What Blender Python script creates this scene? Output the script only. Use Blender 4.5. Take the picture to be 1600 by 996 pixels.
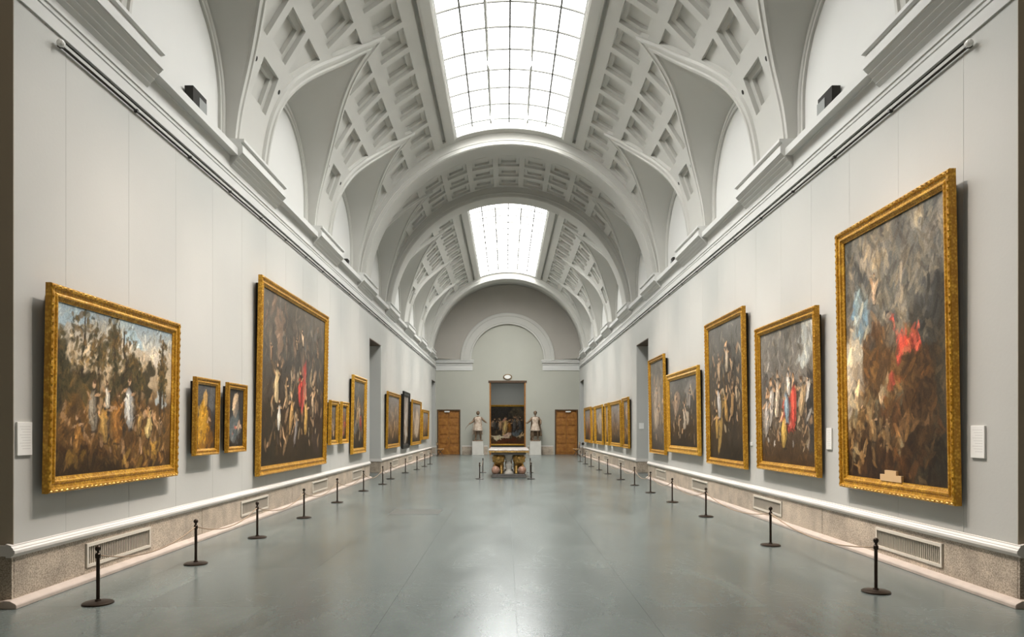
import bpy, bmesh, math, random
import numpy as np
from math import sin, cos, pi, radians, sqrt
from mathutils import Vector, Matrix, noise
from mathutils.geometry import delaunay_2d_cdt

for o in list(bpy.data.objects): bpy.data.objects.remove(o)
C = bpy.context.scene.collection
SC = bpy.context.scene
# ---------------------------------------------------------------- camera, world, exposure
E = 1.682; F = 1100.0; CXW = -0.09
cam = bpy.data.cameras.new('camera'); co = bpy.data.objects.new('camera', cam); C.objects.link(co)
co.location = (CXW, 0, E); co.rotation_euler = (pi/2, 0, 0)
cam.sensor_width = 36; cam.lens = F/1600*36
cam.shift_x = 9/1600; cam.shift_y = 173/1600; cam.clip_end = 200; cam.clip_start = .05
SC.camera = co
w = bpy.data.worlds.new('world'); SC.world = w; w.use_nodes = True
w.node_tree.nodes['Background'].inputs[0].default_value = (.75, .85, 1, 1)
w.node_tree.nodes['Background'].inputs[1].default_value = .3
SC.view_settings.view_transform = 'Standard'; SC.view_settings.look = 'None'
SC.view_settings.exposure = 0.04; SC.view_settings.gamma = 1
try: SC.view_settings.use_curve_mapping = False
except Exception: pass
SKY = 4.2          # luminous skylight glass
SPREAD = 160
DAY = 3000.0       # daylight through each skylight, W
SPOT = 1700.0       # track spotlights, W

# ---------------------------------------------------------------- materials
def mat(name, col, rough=.6, metal=0., nscale=0, namt=0., bump=0., bscale=40., spec=None, coat=0., col2=None, detail=6.):
    m = bpy.data.materials.new(name); m.use_nodes = True; nt = m.node_tree; N = nt.nodes; L = nt.links
    b = N['Principled BSDF']; b.inputs['Roughness'].default_value = rough; b.inputs['Metallic'].default_value = metal
    b.inputs['Base Color'].default_value = (*col, 1)
    if spec is not None: b.inputs['Specular IOR Level'].default_value = spec
    if coat: b.inputs['Coat Weight'].default_value = coat; b.inputs['Coat Roughness'].default_value = .1
    tc = N.new('ShaderNodeTexCoord')
    if nscale:
        n = N.new('ShaderNodeTexNoise'); n.inputs['Scale'].default_value = nscale; n.inputs['Detail'].default_value = detail
        L.new(tc.outputs['Object'], n.inputs['Vector'])
        r = N.new('ShaderNodeValToRGB'); r.color_ramp.elements[0].position = .3; r.color_ramp.elements[1].position = .7
        c2 = col2 if col2 else tuple(c*(1-namt) for c in col)
        r.color_ramp.elements[0].color = (*c2, 1); r.color_ramp.elements[1].color = (*col, 1)
        L.new(n.outputs['Fac'], r.inputs[0]); L.new(r.outputs[0], b.inputs['Base Color'])
    if bump:
        n2 = N.new('ShaderNodeTexNoise'); n2.inputs['Scale'].default_value = bscale; n2.inputs['Detail'].default_value = 5
        L.new(tc.outputs['Object'], n2.inputs['Vector'])
        bp = N.new('ShaderNodeBump'); bp.inputs['Strength'].default_value = bump; bp.inputs['Distance'].default_value = .02
        L.new(n2.outputs['Fac'], bp.inputs['Height']); L.new(bp.outputs[0], b.inputs['Normal'])
    return m
M = {}
M['plaster'] = mat('vault_plaster', (.50, .494, .46), .75, nscale=1.3, namt=.04)
M['white'] = mat('white_plaster', (.60, .598, .575), .7, nscale=.8, namt=.03)
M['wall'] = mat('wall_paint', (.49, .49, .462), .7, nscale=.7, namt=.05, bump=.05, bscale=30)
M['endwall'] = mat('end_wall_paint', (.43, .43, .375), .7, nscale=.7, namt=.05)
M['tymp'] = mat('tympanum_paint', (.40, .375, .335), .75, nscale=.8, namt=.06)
M['ledge'] = mat('ledge_paint', (.66, .63, .59), .5, nscale=2, namt=.06)
M['kerb'] = mat('kerb_marble', (.50, .42, .36), .45, nscale=5, namt=.18)
M['gap'] = mat('shade_and_housing_dark', (.02, .018, .015), .9)  # near-black for painted shade in gaps and behind frames, also lamp housings
M['frame_white'] = mat('white_metal', (.8, .8, .78), .4)
M['mullion'] = mat('mullion_grey', (.07, .07, .06), .6)
M['black'] = mat('black_iron', (.018, .015, .012), .35, metal=.6)
M['bronze_post'] = mat('dark_bronze', (.05, .035, .025), .38, metal=.7, nscale=20, namt=.3)
M['brass'] = mat('brass_rim', (.25, .17, .09), .35, metal=.7)
M['rope'] = mat('tan_cord', (.34, .25, .17), .8, bump=.3, bscale=200)
M['grille'] = mat('grille_frame', (.60, .55, .47), .5)
M['slat'] = mat('grille_slat', (.46, .41, .34), .5)
M['wood'] = mat('carved_door_wood', (.40, .17, .025), .5, nscale=6, col2=(.24, .085, .01), bump=.3, bscale=18)
M['wood_dark'] = mat('dark_wood', (.10, .055, .025), .5, nscale=8, namt=.4)
M['label'] = mat('label_card', (.80, .80, .77), .5)
M['print'] = mat('label_print', (.55, .55, .53), .6)
M['marble'] = mat('pedestal_marble', (.62, .60, .55), .5, nscale=3, namt=.1)
M['tabletop'] = mat('inlaid_marble_top', (.66, .62, .60), .25, nscale=9, col2=(.45, .36, .30))
M['gilt'] = mat('gilt_bronze', (.72, .44, .13), .34, metal=.55, nscale=14, namt=.65, bump=.4, bscale=40)
M['darkbronze'] = mat('statue_bronze', (.26, .175, .11), .45, metal=.5, nscale=7, namt=.5, bump=.3, bscale=25)
M['statue_stone'] = mat('statue_marble', (.66, .56, .46), .5, nscale=9, col2=(.42, .30, .22), bump=.3, bscale=20)
M['ball'] = mat('red_marble_ball', (.45, .27, .20), .3, nscale=12, col2=(.28, .14, .09))
M['darkstone'] = mat('dark_stone', (.12, .11, .10), .4, nscale=8, namt=.3)
M['tan'] = mat('tan_leather', (.5, .33, .17), .6)
M['greybox'] = mat('grey_box', (.20, .21, .20), .6)
M['floor_base'] = mat('floor_joint', (.11, .125, .12), .5)
M['dark_vest'] = mat('vestibule_paint', (.40, .34, .26), .8)

def granite():
    m = mat('granite_wainscot', (.52, .46, .39), .42); nt = m.node_tree; N = nt.nodes; L = nt.links; b = N['Principled BSDF']
    tc = N.new('ShaderNodeTexCoord'); oi = N.new('ShaderNodeObjectInfo')
    n1 = N.new('ShaderNodeTexNoise'); n1.inputs['Scale'].default_value = 70; n1.inputs['Detail'].default_value = 3
    n2 = N.new('ShaderNodeTexNoise'); n2.inputs['Scale'].default_value = 3.5; n2.inputs['Detail'].default_value = 5
    for n in (n1, n2): L.new(tc.outputs['Object'], n.inputs['Vector'])
    r1 = N.new('ShaderNodeValToRGB'); r1.color_ramp.elements[0].position = .35; r1.color_ramp.elements[1].position = .62
    r1.color_ramp.elements[0].color = (.27, .225, .18, 1); r1.color_ramp.elements[1].color = (.60, .525, .44, 1)
    r2 = N.new('ShaderNodeValToRGB'); r2.color_ramp.elements[0].color = (.75, .72, .68, 1); r2.color_ramp.elements[1].color = (1.1, 1.06, 1, 1)
    r2.color_ramp.elements[0].position = .35; r2.color_ramp.elements[1].position = .65
    mx = N.new('ShaderNodeMix'); mx.data_type = 'RGBA'; mx.blend_type = 'MULTIPLY'; mx.inputs[0].default_value = 1
    L.new(n1.outputs['Fac'], r1.inputs[0]); L.new(n2.outputs['Fac'], r2.inputs[0])
    L.new(r1.outputs[0], mx.inputs[6]); L.new(r2.outputs[0], mx.inputs[7])
    hs = N.new('ShaderNodeHueSaturation'); mr = N.new('ShaderNodeMapRange'); mr.inputs[3].default_value = .88; mr.inputs[4].default_value = 1.1
    L.new(oi.outputs['Random'], mr.inputs[0]); L.new(mr.outputs[0], hs.inputs['Value'])
    L.new(mx.outputs[2], hs.inputs['Color']); L.new(hs.outputs[0], b.inputs['Base Color'])
    return m
M['granite'] = granite()

def floor_mat():
    m = mat('polished_grey_marble', (.30, .33, .31), .2); nt = m.node_tree; N = nt.nodes; L = nt.links; b = N['Principled BSDF']
    g = N.new('ShaderNodeNewGeometry'); oi = N.new('ShaderNodeObjectInfo')
    mp = N.new('ShaderNodeMapping'); mp.inputs['Scale'].default_value = (1, .35, 1); L.new(g.outputs['Position'], mp.inputs[0])
    n1 = N.new('ShaderNodeTexNoise'); n1.inputs['Scale'].default_value = 1.6; n1.inputs['Detail'].default_value = 8; n1.inputs['Distortion'].default_value = 1.2
    n2 = N.new('ShaderNodeTexNoise'); n2.inputs['Scale'].default_value = 60; n2.inputs['Detail'].default_value = 2
    n3 = N.new('ShaderNodeTexNoise'); n3.inputs['Scale'].default_value = 2.3; n3.inputs['Detail'].default_value = 4; n3.inputs['Distortion'].default_value = 2
    L.new(mp.outputs[0], n1.inputs['Vector']); L.new(g.outputs['Position'], n2.inputs['Vector']); L.new(g.outputs['Position'], n3.inputs['Vector'])
    r = N.new('ShaderNodeValToRGB'); r.color_ramp.elements[0].position = .3; r.color_ramp.elements[1].position = .72
    r.color_ramp.elements[0].color = (.108, .130, .124, 1); r.color_ramp.elements[1].color = (.148, .172, .162, 1)
    L.new(n1.outputs['Fac'], r.inputs[0])
    # thin pale veins
    v = N.new('ShaderNodeValToRGB'); e = v.color_ramp.elements; e[0].position = .492; e[0].color = (0, 0, 0, 1); e[1].position = .5; e[1].color = (1, 1, 1, 1)
    e2 = v.color_ramp.elements.new(.508); e2.color = (0, 0, 0, 1); L.new(n3.outputs['Fac'], v.inputs[0])
    vm = N.new('ShaderNodeMath'); vm.operation = 'MULTIPLY'; vm.inputs[1].default_value = .07; L.new(v.outputs[0], vm.inputs[0])
    mx = N.new('ShaderNodeMix'); mx.data_type = 'RGBA'; L.new(vm.outputs[0], mx.inputs[0]); L.new(r.outputs[0], mx.inputs[6]); mx.inputs[7].default_value = (.6, .6, .55, 1)
    m2 = N.new('ShaderNodeMix'); m2.data_type = 'RGBA'; m2.blend_type = 'MULTIPLY'; m2.inputs[0].default_value = .35
    L.new(mx.outputs[2], m2.inputs[6]); L.new(n2.outputs['Color'], m2.inputs[7])
    hs = N.new('ShaderNodeHueSaturation'); mr = N.new('ShaderNodeMapRange'); mr.inputs[3].default_value = 1.04; mr.inputs[4].default_value = 1.28
    L.new(oi.outputs['Random'], mr.inputs[0]); L.new(mr.outputs[0], hs.inputs['Value'])
    L.new(m2.outputs[2], hs.inputs['Color']); L.new(hs.outputs[0], b.inputs['Base Color'])
    rr = N.new('ShaderNodeMapRange'); rr.inputs[3].default_value = .21; rr.inputs[4].default_value = .29; L.new(n1.outputs['Fac'], rr.inputs[0]); L.new(rr.outputs[0], b.inputs['Roughness'])
    bp = N.new('ShaderNodeBump'); bp.inputs['Strength'].default_value = .012; bp.inputs['Distance'].default_value = .01
    L.new(n1.outputs['Fac'], bp.inputs['Height']); L.new(bp.outputs[0], b.inputs['Normal'])
    b.inputs['IOR'].default_value = 1.9; b.inputs['Specular Tint'].default_value = (.90, .98, 1, 1)
    return m
M['floor'] = floor_mat()

def glass_mat():
    m = bpy.data.materials.new('luminous_skylight_glass'); m.use_nodes = True; nt = m.node_tree; N = nt.nodes; L = nt.links
    N.remove(N['Principled BSDF']); out = N['Material Output']
    t = N.new('ShaderNodeBsdfTransparent'); t.inputs[0].default_value = (.97, .98, .98, 1)
    e = N.new('ShaderNodeEmission'); e.inputs[0].default_value = (1, .99, .96, 1); e.inputs[1].default_value = SKY
    ad = N.new('ShaderNodeMixShader'); ad.inputs[0].default_value = .7; L.new(t.outputs[0], ad.inputs[2]); L.new(e.outputs[0], ad.inputs[1])
    e.inputs[1].default_value = SKY/.3
    L.new(ad.outputs[0], out.inputs[0]); return m
M['glass'] = glass_mat()
def lamp_mat():
    m = bpy.data.materials.new('lamp_lens'); m.use_nodes = True; b = m.node_tree.nodes['Principled BSDF']
    b.inputs['Emission Color'].default_value = (1, .9, .78, 1); b.inputs['Emission Strength'].default_value = 8
    return m
M['lens'] = lamp_mat()

def gold_mat(name, c1, c2, bs):
    m = bpy.data.materials.new(name); m.use_nodes = True; nt = m.node_tree; N = nt.nodes; L = nt.links; b = N['Principled BSDF']
    tc = N.new('ShaderNodeTexCoord'); v = N.new('ShaderNodeTexVoronoi'); v.inputs['Scale'].default_value = bs
    L.new(tc.outputs['Object'], v.inputs['Vector'])
    n = N.new('ShaderNodeTexNoise'); n.inputs['Scale'].default_value = 9; n.inputs['Detail'].default_value = 6; L.new(tc.outputs['Object'], n.inputs['Vector'])
    ad = N.new('ShaderNodeMath'); ad.operation = 'MULTIPLY_ADD'; ad.inputs[1].default_value = .7; L.new(v.outputs['Distance'], ad.inputs[0]); L.new(n.outputs['Fac'], ad.inputs[2])
    r = N.new('ShaderNodeValToRGB'); r.color_ramp.elements[0].position = .45; r.color_ramp.elements[1].position = .95
    r.color_ramp.elements[0].color = (*c1, 1); r.color_ramp.elements[1].color = (*c2, 1)
    L.new(ad.outputs[0], r.inputs[0]); L.new(r.outputs[0], b.inputs['Base Color'])
    b.inputs['Metallic'].default_value = .35; b.inputs['Roughness'].default_value = .34
    bp = N.new('ShaderNodeBump'); bp.inputs['Strength'].default_value = .35; bp.inputs['Distance'].default_value = .012
    L.new(v.outputs['Distance'], bp.inputs['Height']); L.new(bp.outputs[0], b.inputs['Normal'])
    return m
M['gold'] = gold_mat('carved_gilt_frame', (.74, .43, .05), (.40, .19, .012), 34)
M['gold_bright'] = gold_mat('bright_gilt_frame', (.78, .46, .06), (.50, .26, .025), 16)
M['ebony'] = gold_mat('black_frame', (.03, .025, .02), (.01, .01, .01), 20)

def paint_mat():
    m = bpy.data.materials.new('oil_paint'); m.use_nodes = True; nt = m.node_tree; N = nt.nodes; L = nt.links; b = N['Principled BSDF']
    a = N.new('ShaderNodeVertexColor'); a.layer_name = 'Col'
    tc = N.new('ShaderNodeTexCoord'); n = N.new('ShaderNodeTexNoise'); n.inputs['Scale'].default_value = 45; n.inputs['Detail'].default_value = 4
    L.new(tc.outputs['Object'], n.inputs['Vector'])
    mr = N.new('ShaderNodeMapRange'); mr.inputs[1].default_value = .3; mr.inputs[2].default_value = .7; mr.inputs[3].default_value = .72; mr.inputs[4].default_value = 1.15
    L.new(n.outputs['Fac'], mr.inputs[0])
    hs = N.new('ShaderNodeHueSaturation'); L.new(a.outputs[0], hs.inputs['Color']); L.new(mr.outputs[0], hs.inputs['Value'])
    hs.inputs['Saturation'].default_value = 1.04
    L.new(hs.outputs[0], b.inputs['Base Color']); b.inputs['Roughness'].default_value = .55; b.inputs['Specular IOR Level'].default_value = .25
    return m
M['oil'] = paint_mat()

# ---------------------------------------------------------------- mesh helpers
class MB:
    def __init__(s): s.v = []; s.f = []
    def add(s, vs, fs):
        o = len(s.v); s.v += [tuple(v) for v in vs]; s.f += [tuple(i+o for i in f) for f in fs]; return s
    def box(s, x0, x1, y0, y1, z0, z1):
        x0, x1 = sorted((x0, x1)); y0, y1 = sorted((y0, y1)); z0, z1 = sorted((z0, z1))
        return s.add([(x0,y0,z0),(x1,y0,z0),(x1,y1,z0),(x0,y1,z0),(x0,y0,z1),(x1,y0,z1),(x1,y1,z1),(x0,y1,z1)],
              [(0,3,2,1),(4,5,6,7),(0,1,5,4),(1,2,6,5),(2,3,7,6),(3,0,4,7)])
    def extrude_y(s, prof, y0, y1, sg=1, caps=True, closed=True):   # prof: (lateral, z)
        n = len(prof); vs = [(sg*a, y0, z) for a, z in prof] + [(sg*a, y1, z) for a, z in prof]
        fs = [(i, (i+1) % n, n+(i+1) % n, n+i) for i in range(n if closed else n-1)]
        if caps: fs += [tuple(range(n)), tuple(range(2*n-1, n-1, -1))]
        return s.add(vs, fs)
    def lathe(s, prof, seg=24, c=(0, 0, 0), sx=1, sy=1):   # prof (r,z)
        vs = []; fs = []; n = len(prof)
        for k in range(seg):
            a = 2*pi*k/seg
            for r, z in prof: vs.append((c[0]+r*cos(a)*sx, c[1]+r*sin(a)*sy, c[2]+z))
        for k in range(seg):
            for i in range(n-1):
                a, b = k*n+i, ((k+1) % seg)*n+i
                fs.append((a, b, b+1, a+1))
        return s.add(vs, fs)
    def tube(s, pts, r, seg=8):
        pts = [Vector(p) for p in pts]; vs = []; fs = []; n = len(pts)
        for i, p in enumerate(pts):
            t = (pts[min(i+1, n-1)] - pts[max(i-1, 0)]).normalized()
            up = Vector((0, 0, 1)) if abs(t.z) < .95 else Vector((1, 0, 0))
            u = t.cross(up).normalized(); v = u.cross(t)
            rr = r[i] if isinstance(r, (list, tuple)) else r
            for k in range(seg):
                a = 2*pi*k/seg; vs.append(p + u*cos(a)*rr + v*sin(a)*rr)
        for i in range(n-1):
            for k in range(seg):
                fs.append((i*seg+k, i*seg+(k+1) % seg, (i+1)*seg+(k+1) % seg, (i+1)*seg+k))
        fs += [tuple(range(seg-1, -1, -1)), tuple((n-1)*seg+k for k in range(seg))]
        return s.add(vs, fs)
    def ball(s, c, r, seg=20, rings=12, fn=None):
        rx, ry, rz = (r, r, r) if not isinstance(r, (tuple, list)) else r
        vs = []; fs = []
        for i in range(rings+1):
            ph = pi*i/rings
            for k in range(seg):
                a = 2*pi*k/seg; d = Vector((sin(ph)*cos(a), sin(ph)*sin(a), cos(ph)))
                q = fn(d) if fn else 1
                vs.append((c[0]+d.x*rx*q, c[1]+d.y*ry*q, c[2]+d.z*rz*q))
        for i in range(rings):
            for k in range(seg):
                fs.append((i*seg+k, i*seg+(k+1) % seg, (i+1)*seg+(k+1) % seg, (i+1)*seg+k))
        return s.add(vs, fs)
    def mesh(s, name, smooth=False, fix=True):
        me = bpy.data.meshes.new(name); me.from_pydata([tuple(v) for v in s.v], [], s.f)
        bm = bmesh.new(); bm.from_mesh(me); bmesh.ops.remove_doubles(bm, verts=bm.verts, dist=1e-5)
        if fix: bmesh.ops.recalc_face_normals(bm, faces=bm.faces)
        bm.to_mesh(me); bm.free()
        if smooth:
            me.polygons.foreach_set('use_smooth', [True]*len(me.polygons))
            if isinstance(smooth, float):
                me.update()
                me.set_sharp_from_angle(angle=radians(smooth))
        return me

def link(name, me, m=None, parent=None, loc=None, rot=None):
    if m is not None and not me.materials: me.materials.append(M[m])
    o = bpy.data.objects.new(name, me); C.objects.link(o)
    if parent: o.parent = parent
    if loc: o.location = loc
    if rot: o.rotation_euler = rot
    return o
def obj(name, mb, m, parent=None, smooth=False, fix=True, loc=None, rot=None, bevel=0):
    o = link(name, mb.mesh(name, smooth, fix), m, parent, loc, rot)
    if bevel:
        b = o.modifiers.new('bevel', 'BEVEL'); b.width = bevel; b.segments = 2; b.limit_method = 'ANGLE'
    return o
def tag(o, label=None, cat=None, group=None, kind=None):
    if label: o['label'] = label
    if cat: o['category'] = cat
    if group: o['group'] = group
    if kind: o['kind'] = kind
    return o
def thing(name, label, cat, loc=(0, 0, 0), rot=(0, 0, 0), group=None):
    o = bpy.data.objects.new(name, None); C.objects.link(o); o.location = loc; o.rotation_euler = rot
    o.empty_display_size = .1
    return tag(o, label, cat, group)
def struct(o, label, cat): return tag(o, label, cat, kind='structure')
KIDS = {}
def copy_tree(o, parent=None):
    c = o.copy(); C.objects.link(c)
    if parent: c.parent = parent
    for ch in list(o.children): copy_tree(ch, c)
    return c

# ---------------------------------------------------------------- geometry constants
W = 4.75; Y0 = 6.66; YR = 46.55; PITCH = 5.07; PIER0 = 7.96
PIERS = [PIER0 + PITCH*k for k in range(8)]       # 7.96 ... 43.45
R = 4.85; ZC = E+4.72
RR = 4.65; ZRC = E+4.52
LW = 5.0; LR = 1.7; ZS0 = E+5.55; SLP = .617
OPEN = [(24.0, 26.15, 4.80), (44.0, 46.2, 4.80)]

# ================================================================ FLOOR
fl = MB().box(-9, 9, -4, YR+7, -.2, -.012)
fl_o = struct(obj('floor', fl, 'floor_base'), 'polished blue-grey marble floor running the length of the gallery', 'floor')
tw, tl = 1.19, 1.83; g = .001
tmesh = {}
def tile_mesh(wd, ln):
    k = (round(wd, 3), round(ln, 3))
    if k not in tmesh:
        b = MB().box(g, wd-g, g, ln-g, -.02, 0); me = b.mesh('floor_tile'); me.materials.append(M['floor']); tmesh[k] = me
    return tmesh[k]
ny = 0; y = 4.83; count = 0
rows = []
while y < YR-.01:
    ln = min(tl, YR-y); rows.append((y, ln)); y += tl
for y, ln in rows:
    nx = 12 if y < 6.0 else 8
    for i in range(nx):
        link('floor_tile', tile_mesh(tw, ln), None, fl_o, loc=(-tw*nx/2+i*tw, y, 0)); count += 1
rest = MB()
for (a0, a1, b0, b1) in [(-9, 9, -4, 4.83), (-9, -tw*4, 6.66, YR), (tw*4, 9, 6.66, YR), (-9, 9, YR, YR+7)]:
    rest.box(a0, a1, b0, b1, -.02, -.0005)
tag(obj('floor_tile', rest, 'floor', fl_o), kind='stuff')
slab = MB().box(-2.42, -1.42, 13.85, 14.75, -.01, .0015)  # dark rectangle lying flush in the floor
M['slab'] = mat('slab_dark', (.12, .125, .115), .3)

# ================================================================ SIDE WALLS
PT = E+4.07     # top of painted boards
def side(sg, nm):
    wl = MB()
    a0, a1 = W+.035, 6.1
    segs = [(Y0, OPEN[0][0], 0), (OPEN[0][0], OPEN[0][1], OPEN[0][2]), (OPEN[0][1], OPEN[1][0], 0), (OPEN[1][0], OPEN[1][1], OPEN[1][2]), (OPEN[1][1], YR, 0)]
    for y0, y1, z0 in segs: wl.box(sg*a0, sg*a1, y0, y1, z0, 6.5)
    wo = struct(obj('wall_'+nm, wl, 'wall'), 'pale grey-green painted %s wall of the gallery hung with paintings' % nm, 'wall')
    # painted boards
    ys = [Y0, 7.45]; 
    while ys[-1]+1.24 < OPEN[0][0]-.3: ys.append(ys[-1]+1.24)
    ys.append(OPEN[0][0]); ys += [OPEN[0][1]]; k = OPEN[0][1]
    while ys[-1]+1.24 < OPEN[1][0]-.3: ys.append(ys[-1]+1.24)
    ys += [OPEN[1][0], OPEN[1][1], YR]
    for y0, y1 in zip(ys[:-1], ys[1:]):
        z0 = .58
        for (o0, o1, oz) in OPEN:
            if abs(y0-o0) < .01: z0 = oz
        top = PT+.055 if y0 < 7.4 else PT
        b = MB().box(sg*W, sg*(W+.04), y0+.002, y1-.002, z0, top)
        obj('wall_panel', b, 'wall', wo)
    # near-black strip above the boards, the gap's shade put into its colour
    gp = MB().box(sg*(W+.02), sg*(W+.04), Y0, YR, PT, PT+.09)
    obj('shadow_gap', gp, 'gap', wo)
    # reveal lining for openings
    for (o0, o1, oz) in OPEN:
        for yy, d in ((o0, 1), (o1, -1)):
            r = MB().box(sg*(W+.03), sg*6.1, yy, yy+d*.01, .58, oz)
            obj('opening_jamb', r, 'wall', wo)
            r = MB().box(sg*(W+.03), sg*6.1, yy, yy+d*.03, .07, .48)
            obj('granite_slab', r, 'granite', wo)
            r = MB().box(sg*(W-.02), sg*6.1, yy, yy+d*.05, .48, .58)
            obj('opening_ledge', r, 'ledge', wo)
        r = MB().box(sg*W, sg*6.1, o0, o1, oz-.03, oz)
        obj('opening_lintel', r, 'wood_dark', wo)
    # side rooms closing the openings
    sr = MB()
    for (o0, o1, oz) in OPEN:
        e1 = min(o1+1.4, YR+.4)
        sr.box(sg*8.9, sg*9.0, o0-1.5, e1, 0, 5.6); sr.box(sg*6.1, sg*9, o0-1.6, o0-1.5, 0, 5.6); sr.box(sg*6.1, sg*9, e1, e1+.1, 0, 5.6)
        sr.box(sg*6.1, sg*9, o0-1.5, e1, 5.6, 5.7)
    obj('side_room_wall', sr, 'wall', wo)
    # ---- baseboard: ledge, granite slabs, kerb
    yr = [(Y0, OPEN[0][0]), (OPEN[0][1], OPEN[1][0]), (OPEN[1][1], YR)]
    led = MB(); kb = MB()
    lprof = [(W+.04, .47), (W-.005, .47), (W-.015, .485), (W-.03, .49), (W-.045, .51), (W-.045, .535), (W-.03, .548), (W-.03, .556), (W-.012, .575), (W-.012, .585), (W+.04, .60)]
    kprof = [(W+.04, .0), (W-.09, .0), (W-.09, .035), (W-.08, .048), (W-.03, .075), (W+.04, .08)]
    for y0, y1 in yr:
        led.extrude_y(lprof, y0-(.0 if y0 > Y0 else .052), y1, sg)
        kb.extrude_y(kprof, y0-(.0 if y0 > Y0 else .095), y1, sg)
    kb.box(sg*(W+.02), sg*8.99, Y0-.09, Y0-.001, 0, .07); led.box(sg*(W+.02), sg*8.99, Y0-.05, Y0-.001, .485, .585)
    bo = struct(obj('baseboard_'+nm, led, 'ledge'), 'moulded cream ledge, granite slabs and marble kerb along the %s wall' % nm, 'baseboard')
    obj('kerb', kb, 'kerb', bo, bevel=.006)
    gy = [7.8, 12.35, 16.9, 21.3, 28.85, 33.4, 37.9, 41.6]
    def solid(y0, y1):
        n = max(1, round((y1-y0)/1.7)); d = (y1-y0)/n
        for i in range(n):
            obj('granite_slab', MB().box(sg*(W-.004-.003*(i % 2)), sg*(W+.05), y0+i*d+.0025, y0+(i+1)*d-.0025, .075, .475), 'granite', bo)
    for y0, y1 in yr:
        cur = y0
        for gg in gy:
            if y0 <= gg < y1:
                solid(cur, gg-.02)
                a, b_ = gg-.02, gg+1.42
                obj('granite_slab', MB().box(sg*(W-.004), sg*(W+.05), a, b_, .075, .135), 'granite', bo)
                obj('granite_slab', MB().box(sg*(W-.004), sg*(W+.05), a, b_, .415, .475), 'granite', bo)
                cur = b_
        solid(cur, y1)
    obj('granite_slab', MB().box(sg*(W-.002), sg*8.9, Y0-.03, Y0-.001, .06, .49), 'granite', bo)
    for i, gg in enumerate(gy):
        t = thing('vent_grille', '%s slatted vent grille in the granite base of the %s wall%s' % (
            ['nearest', 'second', 'third', 'fourth', 'fifth', 'sixth', 'seventh', 'farthest'][i], nm, ' past the opening' if i == 4 else ''), 'vent', (sg*(W+.0), gg, .14), group='vent grilles along the granite base')
        fr = MB(); l = 1.40; h = .27; x0, x1 = sg*-.018, sg*.05; b = .035
        fr.box(x0, x1, 0, l, 0, b); fr.box(x0, x1, 0, l, h-b, h); fr.box(x0, x1, 0, b, b, h-b); fr.box(x0, x1, l-b, l, b, h-b)
        obj('vent_frame', fr, 'grille', t, bevel=.004)
        st = MB(); n = 36
        for k in range(n):
            yy = b+(k+.5)*(l-2*b)/n
            st.box(sg*.0, sg*.02, yy-.0075, yy+.0075, b, h-b)
        tag(obj('slat', st, 'slat', t), kind='stuff')
        obj('vent_back', MB().box(sg*.035, sg*.05, b, l-b, b, h-b), 'gap', t)
    # ---- cornice trim
    h = lambda v: E+v
    prof = [(W+.04, PT+.035), (W-.02, PT+.035), (W-.02, h(4.245)), (W+.01, h(4.25)), (W+.01, h(4.262)), (W-.02, h(4.267)), (W-.02, h(4.31)), (W-.035, h(4.32)), (W-.035, h(4.345)),
            (W-.005, h(4.355)), (W-.005, h(4.60)), (W-.02, h(4.605)), (W-.02, h(4.615)), (W-.14, h(4.615)), (W-.14, h(4.735)), (W-.12, h(4.75)), (LW+.1, h(4.77)), (LW+.1, PT+.035)]
    tr = MB().extrude_y(prof, Y0, YR, sg)
    to = struct(obj('trim_1' if sg < 0 else 'trim_2', tr, 'white'), 'white moulded cornice along the top of the %s wall' % nm, 'cornice')
    bp = [(W, 4.43), (W-.05, 4.475), (W-.05, 4.49), (W-.10, 4.53), (W-.10, 4.545), (W-.15, 4.585), (W-.15, 4.60), (W-.20, 4.645), (W-.20, 4.655), (W-.22, 4.66), (W-.22, 4.785),
          (W-.195, 4.80), (W-.195, 4.84), (W-.24, 4.85), (W-.24, 4.895), (LW+.05, 4.92), (LW+.05, 4.43)]
    bme = MB().extrude_y([(a, h(z)) for a, z in bp], -1.17, 1.17, sg).mesh('cornice_bracket'); bme.materials.append(M['white'])
    for p in PIERS: link('cornice_bracket', bme, None, to, loc=(0, p, 0))
    # ---- picture rail
    pr = thing('picture_rail', 'black iron picture rail with small brackets high on the %s wall' % nm, 'rail', (sg*W, 7.3, E+3.99))
    pp = MB().tube([(0-sg*.028, 0, 0), (-sg*.028, YR-7.4, 0)], .015, 6)
    obj('rail', pp, 'black', pr)
    cm = MB().box(-sg*.0, -sg*.045, -.02, .02, -.015, .02).mesh('rail_bracket'); cm.materials.append(M['black'])
    for i in range(26): link('rail_bracket', cm, None, pr, loc=(0, .03+i*1.5, 0))
    obj('rail_end', MB().ball((-sg*.06, -.03, 0), .04, 10, 8), 'frame_white', pr)
side(-1, 'left'); side(1, 'right')
tag(obj('floor_slab', slab, 'slab'), 'dark rectangular floor hatch set flush in the marble left of the centre', 'slab')

# ================================================================ VAULT
def vmap(sg_s, y, d=0):      # s arc length (signed), y, outward depth
    t = sg_s/R
    return ((R+d)*sin(t), y, ZC+(R+d)*cos(t))
ATIP = 3.2
def groin_w(t):   # half width of lunette opening at angle t (None past the tip)
    a = R*sin(t)
    if a <= ATIP and t < pi/2: return None
    x = min(1, (a-ATIP)/(4.72-ATIP)); return LR*(.6*x-.36*x*x+2.92*x**3-2.16*x**4)
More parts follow.
